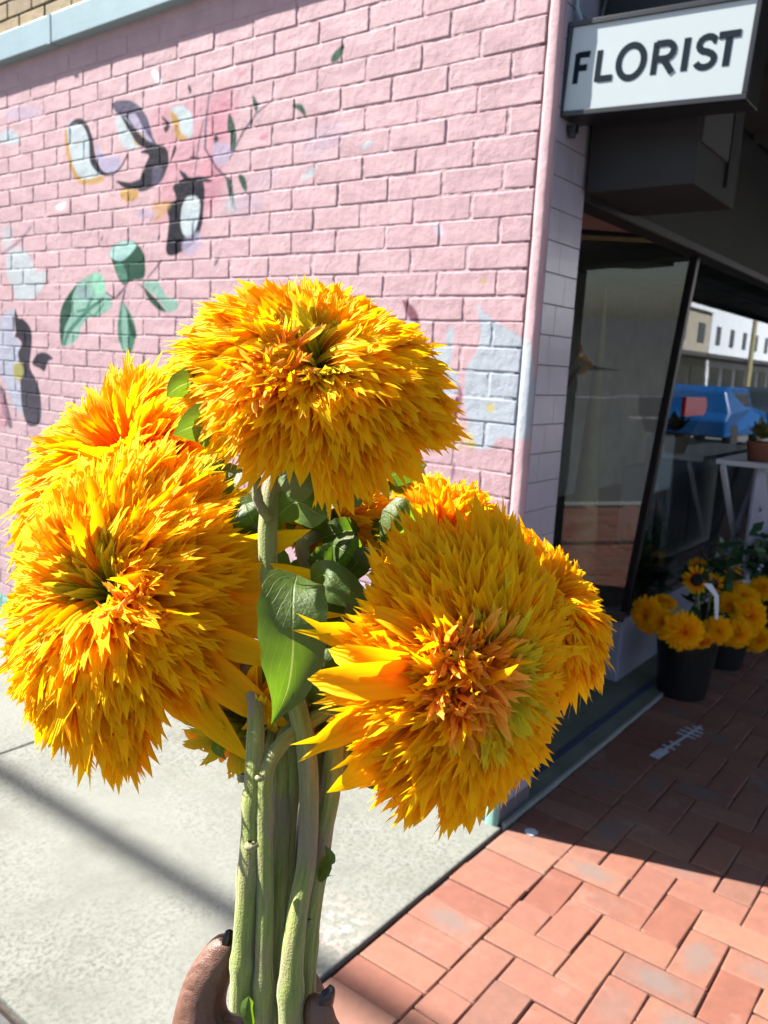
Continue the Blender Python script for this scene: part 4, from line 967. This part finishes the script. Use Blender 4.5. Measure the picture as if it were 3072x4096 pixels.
    if V:
        me = mesh('florets', np.vstack(V), Fc, [M['petal'], M['petal_c'], M['petal_g'], M['petal_t']], mi, np.vstack(UV), tn, True)
        put('florets', me, t_)['kind'] = 'stuff'
    # receptacle and sepals behind
    rc = MB(); pr2 = [(0, -.24), (.16, -.22), (.30, -.13), (.37, -.02), (.33, .10), (.18, .22), (0, .26)]
    k0 = 0; nn = 20
    for rr_, zz in pr2:
        for j in range(nn):
            t2 = 2 * PI * j / nn; hh_ = zz * R if zz < 0 else zz * hgt * 1.2; p = c + (ux * math.cos(t2) * ecc[0] + uy * math.sin(t2) * ecc[1]) * rr_ * R + n * hh_; rc.V.append(tuple(p))
    for i in range(len(pr2) - 1):
        for j in range(nn): a0 = i * nn + j; a1 = i * nn + (j + 1) % nn; rc.F.append((a0, a1, a1 + nn, a0 + nn))
    rc.build('receptacle', M['sepal'], t_, smooth=True)
    for i in range(sep):
        a = i * 2 * PI / sep + r.gauss(0, .1); ro = ux * math.cos(a) + uy * math.sin(a); th = math.radians(r.uniform(98, 140)); d = n * math.cos(th) + ro * math.sin(th)
        A = frame(d, n * math.sin(th) - ro * math.cos(th), R * r.uniform(.35, .55), 1.1, r.gauss(0, .3))
        put('sepal', SEP[r.randrange(4)], t_, M4=Matrix.Translation(ro * R * .28 - n * R * .12) @ A.to_4x4())
    return t_
SEP = [vmesh(petal(1, .40, random.uniform(-.2, 1.2), .25, 0, 500 + i, seg=6), M['sepal'], 'sepal') for i in range(4)]

def spline(P, n=8):
    P = [Vector(p) for p in P]; out = []
    for i in range(len(P) - 1):
        p0, p1, p2, p3 = P[max(i - 1, 0)], P[i], P[i + 1], P[min(i + 2, len(P) - 1)]
        for k in range(n):
            t = k / n; out.append(.5 * ((2 * p1) + (p2 - p0) * t + (2 * p0 - 5 * p1 + 4 * p2 - p3) * t * t + (3 * p1 - p0 - 3 * p2 + p3) * t ** 3))
    out.append(P[-1]); return out
def stem(t_, pts, rad, nodes=()):
    """pts: (px, py, depth); rad in photo pixels"""
    P = spline([PD(*p) for p in pts], 8); n = len(P); rs = []
    for i, p in enumerate(P):
        f = i / (n - 1); k = f * (len(rad) - 1); j = min(int(k), len(rad) - 2); rp = rad[j] * (1 - (k - j)) + rad[j + 1] * (k - j)
        for nd in nodes: rp *= 1 + .20 * math.exp(-((f - nd) * n / 1.1) ** 2)
        rs.append(rp / F * .44 * (1 + random.uniform(-.012, .012)))
    m = MB(); m.tube(P, rs, 14); o = m.build('stem', M['stem'], t_, smooth=True); return P
def leaf(t_, pts, wpx, name='leaf', cup=.25, fold=0, side=None):
    """leaf along a path of (px, py, depth); width in photo pixels"""
    P = spline([PD(*p) for p in pts], 6); n = len(P); mb = MB(); K = 7; o0 = gpos(t_)
    V, UV, Fc = [], [], []
    for i, p in enumerate(P):
        t = i / (n - 1); d = (P[min(i + 1, n - 1)] - P[max(i - 1, 0)]).normalized(); view = (p - Vector(CAM)).normalized()
        s = (Vector(side) if side is not None else d.cross(view)); s = (s - d * s.dot(d)).normalized(); nn = s.cross(d)
        w = wpx / F * .47 * .5 * max(.02, (math.sin(PI * min(1, t * .80 + .16)) ** .8) * (1 if t < .7 else max(0, 1 - ((t - .7) / .3) ** 1.6)) * (min(1, t / .12) if t < .12 else 1)) * (1 + .03 * math.sin(40 * t))
        for k in range(K):
            u = k / (K - 1) * 2 - 1; V.append(tuple(p + s * u * w + nn * (cup * abs(u) ** 1.5 * w + .05 * w * math.sin(9 * t + 3 * u)) - Vector(o0))); UV.append((.5 + u / 2, t))
    for i in range(n - 1):
        for k in range(K - 1): a0 = i * K + k; Fc.append((a0, a0 + 1, a0 + K + 1, a0 + K))
    return put(name, mesh(name, V, Fc, M['leaf'], uv=UV, smooth=True), t_)

UPW = PV(0, -1, 0)
# A: the top flower
A = flower('sunflower', 'topmost big double sunflower with an olive green cleft in its middle', PD(1252, 1532, .480), PV(.10, -.50, -.86), PV(.36, -.93, 0), .0735, .044, 1000, 11,
           ecc=(1.08, .87), foc=(1, 0), crest=.10, green=.20, crumple=(-.22, -.34, .24, 110), rays=26,
           extra=[(262, 100, .62, 'RAY', 1.0, 0), (246, 98, .5, 'RAY', .9, .2)])
# B: the left front flower
B = flower('sunflower', 'large left front double sunflower with dark olive centre, fully sunlit', PD(500, 2390, .510), PV(-.30, -.28, -.91), PV(0, -1, 0), .078, .043, 1180, 23,
           ecc=(.96, 1.26), green=.17, crumple=(.40, -.14, .13, 60), rays=30,
           extra=[(8, 97, 1.16, 'RAY', .8, 0), (-6, 100, 1.2, 'RAY', .85, .1), (-14, 96, 1.1, 'RAY', .7, .3), (-30, 100, 1.2, 'RAY', .8, 0), (22, 95, 1.05, 'RAY', .7, .2), (-45, 100, 1.1, 'RAY', .8, 0), (-70, 100, .85, 'RAY', .7, .2), (-100, 99, .95, 'RAY', .7, 0)])
# C: the right front flower, turned away from the sun
Cc_ = flower('sunflower', 'large right front double sunflower with crumpled tan middle, its face in shade', PD(1838, 2668, .465), PV(.46, .04, -.88), PV(.12, -1, 0), .0750, .040, 1250, 37,
           ecc=(.88, 1.13), foc=(0, 1), crest=.10, green=.24, crumple=(-.24, .03, .24, 240), rays=30,
           extra=[(176, 92, .95, 'CURLY', 1.1, 0), (188, 88, 1.05, 'CURLY', 1.1, .2), (160, 92, .8, 'CURLY', .9, .1), (205, 92, .85, 'RAY', .8, .3), (167, 100, .8, 'RAY', .8, 0), (225, 92, .85, 'RAY', .9, 0), (240, 60, .7, 'RAY', .9, .5)])
# D: rear left
D = flower('sunflower', 'rear left double sunflower with long petals, half hidden behind the left front one', PD(570, 1880, .60), PV(-.40, -.62, -.68), PV(0, -1, 0), .087, .044, 380, 41,
           ecc=(1.0, 1.05), rays=64, green=.0, nparts=150, lenk=1.08, opn=.85)
# E: rear right
E_ = flower('sunflower', 'rear right double sunflower glowing bright yellow behind the shaded one', PD(2115, 2440, .53), PV(.60, -.62, -.50), PV(0, -1, 0), .062, .035, 520, 53,
           rays=36, green=.04, nparts=160)
# G, F, I: behind
G = flower('sunflower', 'small double sunflower glimpsed between the top and right front flowers', PD(1760, 2170, .56), PV(.1, -.5, -.85), PV(0, -1, 0), .050, .03, 350, 61, rays=26, green=.03, nparts=90)
Fm_ = flower('sunflower', 'drooping sunflower low behind the stems, below the left front flower', PD(1010, 2890, .515), PV(-.35, .55, -.55), PV(0, -1, 0), .066, .02, 60, 71, rays=30, green=.5, nparts=60, lenk=.9)
I_ = flower('sunflower', 'sunflower mostly hidden behind the right front one, its petals hanging low', PD(1640, 2790, .535), PV(-.2, .45, -.8), PV(0, -1, 0), .058, .02, 90, 83, rays=30, green=.4, nparts=60)
Hh_ = flower('sunflower', 'orange sunflower deep inside the bunch behind the middle stems', PD(1330, 2060, .565), PV(-.2, .2, -.9), PV(0, -1, 0), .040, .02, 120, 91, rays=24, green=.2, nparts=60)

# stems: (px, py, depth), bottom first
stem(B, [(962, 4035, 0.434), (967, 3900, 0.434), (985, 3600, 0.437), (1005, 3300, 0.444), (1020, 3000, 0.452), (1010, 2760, 0.476), (900, 2500, 0.53), (720, 2400, 0.525)], [44, 44, 42, 40, 38, 32, 30, 28], (.17, .33, .47))
stem(A, [(1160, 4200, 0.427), (1165, 3900, 0.427), (1190, 3650, 0.434), (1230, 3400, 0.447), (1225, 3000, 0.462), (1130, 2600, 0.488), (1070, 2200, 0.492), (1105, 1900, 0.495), (1200, 1720, 0.492)], [48, 46, 40, 40, 42, 44, 42, 46, 40], (.10, .62))
stem(Cc_, [(1060, 4180, 0.432), (1055, 3900, 0.432), (1060, 3600, 0.436), (1058, 3300, 0.442), (1075, 3050, 0.45), (1250, 2880, 0.476), (1500, 2760, 0.491), (1700, 2700, 0.481)], [36, 36, 34, 33, 33, 32, 32, 30], (.12, .45))
stem(D, [(1210, 4180, 0.452), (1215, 3900, 0.454), (1255, 3500, 0.46), (1330, 3100, 0.467), (1300, 2700, 0.496), (1000, 2250, 0.56), (700, 2020, 0.605)], [34, 38, 40, 42, 34, 30, 28], (.3,))
stem(E_, [(1240, 4180, 0.457), (1240, 3850, 0.457), (1280, 3500, 0.462), (1370, 3000, 0.482), (1500, 2700, 0.521), (1850, 2580, 0.55), (2040, 2520, 0.545)], [30, 28, 28, 28, 26, 26, 26], (.2, .35))
stem(G, [(1150, 4180, 0.464), (1140, 3800, 0.464), (1140, 3400, 0.467), (1180, 3000, 0.472), (1230, 2600, 0.51), (1260, 2350, 0.53), (1210, 2180, 0.54), (1350, 2140, 0.56), (1640, 2190, 0.575)], [40, 40, 42, 42, 40, 36, 34, 30, 26], (.4,))
stem(Fm_, [(1000, 4180, 0.46), (1010, 3700, 0.46), (1060, 3200, 0.47), (1120, 2800, 0.501), (1100, 2680, 0.53), (1050, 2740, 0.531), (1015, 2850, 0.521)], [34, 34, 36, 34, 28, 26, 26])
stem(I_, [(1100, 4180, 0.452), (1100, 3700, 0.454), (1120, 3300, 0.46), (1160, 2900, 0.479), (1400, 2600, 0.52), (1580, 2700, 0.541)], [40, 38, 42, 40, 32, 30], (.3,))
stem(Hh_, [(1190, 4180, 0.472), (1200, 3700, 0.472), (1240, 3200, 0.477), (1350, 2700, 0.511), (1400, 2300, 0.555), (1360, 2120, 0.58)], [40, 40, 44, 44, 34, 28])
def scar(t_, px, py, d, r, name='leaf_scar'):
    c = Vector(PD(px, py, d)); m = MB(); k = 10; ax = [Vector(PV(1, 0, 0)), Vector(PV(0, -1, 0)), Vector(PV(0, 0, -1))]; r = r / F * .47
    for i in range(1, 6):
        for j in range(k):
            a, b = PI * i / 6, 2 * PI * j / k; q = 1 + random.uniform(-.14, .14)
            m.V.append(tuple(c + (ax[0] * math.sin(a) * math.cos(b) * 1.1 + ax[1] * math.cos(a) * .8 + ax[2] * math.sin(a) * math.sin(b)) * r * q))
    for i in range(4):
        for j in range(k): a0 = i * k + j; a1 = i * k + (j + 1) % k; m.F.append((a0, a1, a1 + k, a0 + k))
    m.F.append(tuple(range(k))); m.F.append(tuple(range(4 * k, 5 * k))[::-1]); m.build(name, M['scar'], t_, smooth=True)
M['scar'] = simple('pale_leaf_scar', (.36, .34, .16), .8, .3, 300, .0006, 500)
for T_, x, y, d, r in ((B, 972, 3112, .452, 22), (B, 1005, 3385, .432, 24), (B, 965, 4028, .434, 34), (Cc_, 1040, 3112, .436, 17), (E_, 1235, 3690, .452, 18), (A, 1065, 2060, .488, 20)): scar(T_, x, y, d, r)
# side shoot with a leafy bud on the top flower's stem
sm = MB(); sm.tube(spline([PD(1075, 2080, .488), PD(1030, 1990, .482), (PD(1020, 1880, .478)), PD(965, 1790, .472)], 6), [.0034, .0030, .0027] * 6 + [.0025], 10); sm.build('side_shoot', M['stem'], A, smooth=True)
leaf(A, [(985, 1800, .472), (900, 1720, .462), (800, 1700, .455), (690, 1740, .45)], 190, cup=.15)
leaf(A, [(960, 1790, .470), (990, 1730, .458), (1010, 1680, .45)], 110, cup=.5)
leaf(A, [(900, 1600, .47), (800, 1530, .465), (720, 1545, .46), (665, 1590, .458)], 120, cup=.2)
leaf(A, [(1090, 2090, .50), (1180, 2010, .485), (1260, 2050, .475), (1310, 2070, .47)], 150, cup=.3)
leaf(A, [(1090, 2110, .50), (1010, 2040, .50), (960, 2120, .51), (950, 2200, .51)], 140, cup=.3)
leaf(A, [(1130, 1860, .49), (1190, 1930, .465), (1260, 1960, .452)], 130, cup=.4)
leaf(A, [(1420, 1900, .49), (1400, 1980, .475), (1390, 2030, .465)], 110, cup=.4)
# big drooping leaf in the middle and its neighbours
leaf(Cc_, [(1190, 2300, .470), (1175, 2350, .450), (1170, 2460, .440), (1172, 2600, .438), (1150, 2760, .440), (1085, 2900, .450)], 262, cup=-.16)
leaf(Cc_, [(1240, 2330, .49), (1300, 2300, .47), (1350, 2370, .462), (1385, 2430, .46)], 130, cup=.35)
leaf(Cc_, [(1245, 2310, .50), (1330, 2300, .49), (1420, 2380, .485), (1470, 2450, .48)], 110, cup=.35)
leaf(Cc_, [(1420, 2420, .49), (1440, 2520, .485), (1420, 2650, .49), (1400, 2760, .49)], 150, cup=.3)
leaf(Cc_, [(1360, 2720, .50), (1400, 2850, .495), (1390, 3000, .495), (1370, 3110, .495)], 140, cup=.3)
leaf(Cc_, [(1240, 2560, .49), (1290, 2640, .472), (1290, 2780, .475), (1240, 2860, .48)], 150, cup=.3)
leaf(Cc_, [(1620, 2740, .458), (1540, 2760, .458), (1460, 2800, .462)], 60, cup=.3)
leaf(Fm_, [(950, 2900, .50), (905, 2960, .49), (870, 2990, .485), (905, 3040, .483)], 60, cup=.3)
leaf(Fm_, [(985, 2790, .51), (940, 2850, .50), (960, 2960, .50)], 110, cup=.3)
leaf(I_, [(1560, 3080, .53), (1500, 3090, .52), (1480, 3120, .515), (1580, 3180, .515)], 80, cup=.3)
for i in range(75):
    x = random.uniform(940, 1560); y = random.uniform(1900, 2800); d = random.uniform(.52, .60)
    a = random.uniform(0, 6.28); L = random.uniform(120, 230)
    leaf(random.choice([G, Hh_, I_]), [(x, y, d), (x + L * .5 * math.cos(a), y + L * .5 * math.sin(a) + 10, d - random.uniform(-.01, .03)), (x + L * math.cos(a), y + L * math.sin(a) + 40, d - random.uniform(-.01, .02))], random.uniform(120, 200), cup=random.uniform(.1, .5))
# torn leaf stub and small green shoot low on the stems
leaf(E_, [(1270, 3520, .457), (1300, 3460, .450), (1320, 3430, .447), (1300, 3380, .447)], 44, 'leaf_stub', cup=.8)
leaf(E_, [(1265, 3530, .457), (1300, 3490, .450), (1325, 3440, .447)], 36, 'leaf_stub', cup=.5)
leaf(B, [(1010, 4110, .425), (990, 4040, .424), (995, 3985, .425)], 50, 'green_shoot', cup=.8)
leaf(Cc_, [(1270, 3540, .47), (1300, 3510, .465), (1330, 3500, .462)], 6, 'dry_hair')

# ---------------------------------------------------------------- hand
pn = thing('person', 'brown-skinned hand with dark nail polish holding the sunflower stems', 'person', tuple(PD(1020, 4300, .48)))
o0 = gpos(pn)
def chain_mesh(name, nodes, edges, mat, sub=3):
    me = bpy.data.meshes.new(name); me.from_pydata([tuple(Vector(PD(*n[:3])) - o0) for n in nodes], edges, []); me.materials.append(mat)
    o = put(name, me, pn); sk = o.modifiers.new('skin', 'SKIN'); sk.use_smooth_shade = True
    for i, n in enumerate(nodes):
        r = n[3] / F * n[2]; me.skin_vertices[0].data[i].radius = (r, r * (n[4] if len(n) > 4 else 1))
    me.skin_vertices[0].data[0].use_root = True
    ss = o.modifiers.new('sub', 'SUBSURF'); ss.levels = ss.render_levels = sub; return o
nodes = [(980, 4420, 0.502, 190, .65), (950, 4700, 0.497, 200, .6), (960, 5100, 0.472, 190, .7), (980, 5900, 0.412, 230, .8),
         (880, 4270, 0.46, 175), (790, 4110, 0.462, 122), (812, 3955, 0.46, 98), (860, 3860, 0.458, 88), (905, 3785, 0.458, 70), (925, 3745, 0.459, 42),
         (1160, 4330, 0.507, 105), (1330, 4330, 0.482, 78), (1340, 4210, 0.444, 74), (1275, 4090, 0.429, 72), (1272, 4010, 0.429, 62), (1280, 3968, 0.431, 40),
         (1130, 4250, 0.517, 95), (1260, 4160, 0.512, 75), (1262, 4020, 0.487, 62), (1232, 3930, 0.477, 52), (1222, 3890, 0.475, 36),
         (1100, 4500, 0.512, 100), (1300, 4560, 0.482, 78), (1320, 4500, 0.437, 72), (1210, 4440, 0.417, 66),
         (1080, 4620, 0.507, 90), (1260, 4720, 0.482, 70), (1280, 4660, 0.437, 62), (1190, 4600, 0.422, 56)]
nodes += [(1010, 4240, .446, 120), (1110, 4330, .452, 120)]; n_w = len(nodes) - 2
edges = [(0, 1), (1, 2), (2, 3), (0, 4), (4, 5), (5, 6), (6, 7), (7, 8), (8, 9), (0, 10), (10, 11), (11, 12), (12, 13), (13, 14), (14, 15), (0, 16), (16, 17), (17, 18), (18, 19), (19, 20), (0, 21), (21, 22), (22, 23), (23, 24), (1, 25), (25, 26), (26, 27), (27, 28), (4, n_w), (n_w, n_w + 1)]
chain_mesh('hand', nodes, edges, M['skin'])
def nail(pts, w, side):
    P = spline([PD(*p) for p in pts], 5); V, Fc = [], []; K = 6; n = len(P); s0 = PV(*side)
    for i, p in enumerate(P):
        t = i / (n - 1); d = (P[min(i + 1, n - 1)] - P[max(i - 1, 0)]).normalized(); s = Vector(s0); s = (s - d * s.dot(d)).normalized(); nn = s.cross(d)
        ww = w / F * .47 * .5 * (.86 + .3 * math.sin(PI * t)) * (1 if t < .75 else 1 - (t - .75) * 1.6)
        for k in range(K): u = k / (K - 1) * 2 - 1; V.append(tuple(p + s * u * ww - nn * (u * u * ww * .55) - o0))
    for i in range(n - 1):
        for k in range(K - 1): a0 = i * K + k; Fc.append((a0, a0 + 1, a0 + K + 1, a0 + K))
    o = put('fingernail', mesh('fingernail', V, Fc, M['nail'], smooth=True), pn); m_ = o.modifiers.new('t', 'SOLIDIFY'); m_.thickness = .0006; m_.offset = 0
nail([(1322, 4035, 0.427), (1328, 3985, 0.426), (1312, 3945, 0.427)], 80, (.55, 0, .8))
nail([(908, 3785, .448), (922, 3748, .449), (934, 3724, .451)], 42, (.75, .4, .6))
nail([(1250, 3930, 0.47), (1250, 3890, 0.47), (1236, 3865, 0.472)], 60, (.6, 0, .8))

# ---------------------------------------------------------------- buckets of flowers by the window
def bucket(c, r0, r1, h, label):
    t_ = thing('flower_bucket', label, 'bucket', c, 'black flower buckets')
    MB().lathe(c, [(0, 0), (r0, 0), (r1, h - .02), (r1 + .008, h - .02), (r1 + .008, h), (r1 - .006, h), (r0 - .004, .012), (0, .012)], 28).build('tub', M['bucket'], t_, smooth=False)
    for k in (): MB().lathe(c, [(r0 + (r1 - r0) * k / 3 + .001, h * k / 3), (r0 + (r1 - r0) * k / 3 + .005, h * k / 3 + .006), (r0 + (r1 - r0) * k / 3 + .002, h * k / 3 + .014)], 28).build('rib', M['bucket'], t_)
    return t_
bucket((4.30, 1.20, .001), .125, .158, .335, 'front black plastic flower bucket under the drooping yellow heads')
bucket((4.93, 1.17, .001), .115, .150, .335, 'rear black plastic flower bucket beyond the front one')
bucket((5.55, 1.02, .001), .115, .150, .335, 'third black plastic bucket at the right edge of the view')
def teddy(px, py, dep, nrm, Rpx, label, seed, tall=(4.30, 1.20)):
    r = random.Random(seed); c = Vector(PD(px, py, dep)); n = Vector(PV(*nrm)); ux = Vector(UPW).cross(n).normalized(); uy = n.cross(ux); R = Rpx / F * dep * 1.15
    t_ = thing('sunflower', label, 'sunflower', tuple(c), 'double sunflowers standing in the buckets')
    V, UV, Fc, tn = [], [], [], []; off = 0; Nf = 260
    for i in range(Nf):
        s = math.sqrt((i + .5) / Nf); a = i * 2.39996 + r.gauss(0, .1); ro = ux * math.cos(a) + uy * math.sin(a); th = math.radians(8 + 90 * s ** .8) + r.gauss(0, .1)
        d = (n * math.cos(th) + ro * math.sin(th)).normalized(); z_ = (n * math.sin(th) - ro * math.cos(th)); y = z_.cross(d); L = R * (.25 + .42 * s) * r.uniform(.85, 1.1)
        A = np.array([d * L, y * L * 1.5, z_ * L]).T; v, uv, fc = VAR[r.randrange(NV)]
        V.append(v @ A.T + np.array(ro * R * .36 * s + n * R * .25 * (1 - s * s))); UV.append(uv); Fc += [tuple(off + q for q in f) for f in fc]; tn += [r.random()] * len(v); off += len(v)
    put('florets', mesh('florets', np.vstack(V), Fc, M['petal'], uv=np.vstack(UV), tone=tn, smooth=True), t_)['kind'] = 'stuff'
    b = Vector((tall[0] + r.uniform(-.05, .05), tall[1] + r.uniform(-.05, .05), .1)); m = MB(); m.tube(spline([b, Vector((b.x, b.y, c.z - .03)).lerp(c - n * R * .4, .5), c - n * R * .2], 6), .007, 7); m.build('stem', M['stem'], t_, smooth=True)
    return t_
def classic(px, py, dep, nrm, Rpx, label, seed, tall=(4.5, 1.22)):
    r = random.Random(seed); c = Vector(PD(px, py, dep)); n = Vector(PV(*nrm)); ux = Vector(UPW).cross(n).normalized(); uy = n.cross(ux); R = Rpx / F * dep
    t_ = thing('sunflower', label, 'sunflower', tuple(c), 'dark-centred sunflowers in the rear bucket')
    for i in range(34):
        a = i * 2 * PI / 17 + r.gauss(0, .08); ro = ux * math.cos(a) + uy * math.sin(a); th = math.radians(r.uniform(72, 95)); d = n * math.cos(th) + ro * math.sin(th); z_ = n * math.sin(th) - ro * math.cos(th); y = z_.cross(d); L = R * .58 * r.uniform(.85, 1.1)
        put('petal', VM[('RAY', r.randrange(10))], t_, M4=Matrix.Translation(ro * R * .42 - n * .003 * (i % 2)) @ Matrix((d * L, y * L * 1.05, z_ * L)).transposed().to_4x4())
    m = MB(); k = 18
    for rr_, zz in ((0, .16), (.25, .15), (.42, .08), (.48, -.05), (.3, -.12)):
        for j in range(k): m.V.append(tuple(c + (ux * math.cos(2 * PI * j / k) + uy * math.sin(2 * PI * j / k)) * rr_ * R + n * zz * R))
    for i in range(4):
        for j in range(k): a0 = i * k + j; a1 = i * k + (j + 1) % k; m.F.append((a0, a1, a1 + k, a0 + k))
    m.build('seed_disc', M['disc'], t_, smooth=True)
    b = Vector((tall[0] + r.uniform(-.04, .04), tall[1] + r.uniform(-.04, .04), .1)); s_ = MB(); s_.tube(spline([b, b.lerp(c, .6) + Vector((0, 0, .03)), c - n * R * .15], 6), .006, 7); s_.build('stem', M['stem'], t_, smooth=True)
    return t_
z4 = lambda x, y: (2400 + x / 2.469, 2100 + y / 2.469)
for (x, y, dp, nr, Rp, lb, tl) in (
    (480, 890, 4.20, (-.8, .05, -.6), 66, 'leftmost double sunflower hanging over the front bucket rim', 0),
    (615, 960, 4.12, (-.5, .2, -.85), 52, 'small double sunflower second from left over the front bucket', 0),
    (640, 770, 4.32, (.1, -.8, -.5), 42, 'back-turned double sunflower above the front bucket left side', 0),
    (820, 1050, 4.02, (-.1, .25, -.95), 72, 'round double sunflower drooping at the middle of the front bucket', 0),
    (1020, 1140, 4.08, (.3, .7, -.6), 42, 'low drooping double sunflower under its round neighbour on the front bucket', 0),
    (1160, 1040, 4.18, (-.2, .1, -.95), 50, 'double sunflower above the gap between the two buckets', 1),
    (1350, 1070, 4.30, (.0, .3, -.95), 56, 'lower double sunflower over the rear bucket rim', 1),
    (1470, 900, 4.42, (.15, .0, -.98), 66, 'largest double sunflower over the rear bucket', 1),
    (1410, 720, 4.55, (-.1, -.5, -.85), 56, 'upper double sunflower of the rear bucket', 1),
    (1270, 790, 4.50, (-.3, -.3, -.9), 48, 'double sunflower tucked behind the paper tag', 1),
    (1560, 1130, 4.8, (.1, .3, -.9), 50, 'double sunflower at the right edge over the third bucket', 2),
    (1600, 620, 5.0, (.1, -.3, -.9), 45, 'top right double sunflower over the third bucket', 2)):
    q_ = z4(x, y); teddy(q_[0], q_[1], dp, nr, Rp, lb, int(x), ((4.30, 1.20), (4.93, 1.17), (5.55, 1.02))[tl])
for (x, y, dp, nr, Rp, lb) in (
    (955, 540, 4.45, (-.1, -.05, -1), 56, 'largest dark-centred sunflower facing out above the front bucket'),
    (1120, 590, 4.55, (.1, .1, -1), 46, 'dark-centred sunflower partly behind the white paper tag'),
    (1290, 510, 4.65, (.15, -.1, -1), 50, 'right dark-centred sunflower of the trio'),
    (970, 420, 4.75, (-.2, -.4, -.9), 40, 'upper left small sunflower facing up'),
    (1230, 360, 4.8, (.2, -.7, -.6), 26, 'small sunflower bud at the very top')):
    q_ = z4(x, y); classic(q_[0], q_[1], dp, nr, Rp, lb, int(x) + 5)
wt = MB(); a, b, c_ = [Vector(PD(*z4(*p), 4.1)) for p in ((1060, 580), (1150, 700), (1150, 930))]; sd = Vector(PV(1, 0, 0))
for p, q_, w0, w1 in ((a, b, .022, .012), (b, c_, .012, .008)):
    n_ = len(wt.V); wt.V += [tuple(p - sd * w0), tuple(p + sd * w0), tuple(q_ + sd * w1), tuple(q_ - sd * w1)]; wt.F.append((n_, n_ + 1, n_ + 2, n_ + 3))
ob_ = wt.build('paper_tag', M['white'], org=tuple(a)); tag(ob_, 'folded white paper price tag stuck among the bucket sunflowers', 'tag')
md = ob_.modifiers.new('t', 'SOLIDIFY'); md.thickness = .002
for i, (cx_, cy_, hz, lb) in enumerate(((4.75, 1.22, .50, 'dark green sunflower foliage above the front and rear buckets'), (5.45, 1.1, .55, 'dark green foliage at the right edge above the third bucket'))):
    f = MB(); rr = random.Random(i)
    for k in range(150):
        p = Vector((cx_ + rr.gauss(0, .13), cy_ + rr.gauss(0, .07), hz + rr.gauss(0, .11))); d = Vector((rr.gauss(0, 1), rr.gauss(0, 1), rr.gauss(0, .6))).normalized() * .055; s = d.cross(Vector((rr.gauss(0, 1), rr.gauss(0, 1), 1))).normalized() * .030
        f.quad(tuple(p - d), tuple(p + s), tuple(p + d * 1.2), tuple(p - s))
    tag(f.build('sunflower_foliage', M['plant'], org=(cx_, cy_, .4)), lb, 'foliage', kind='stuff')
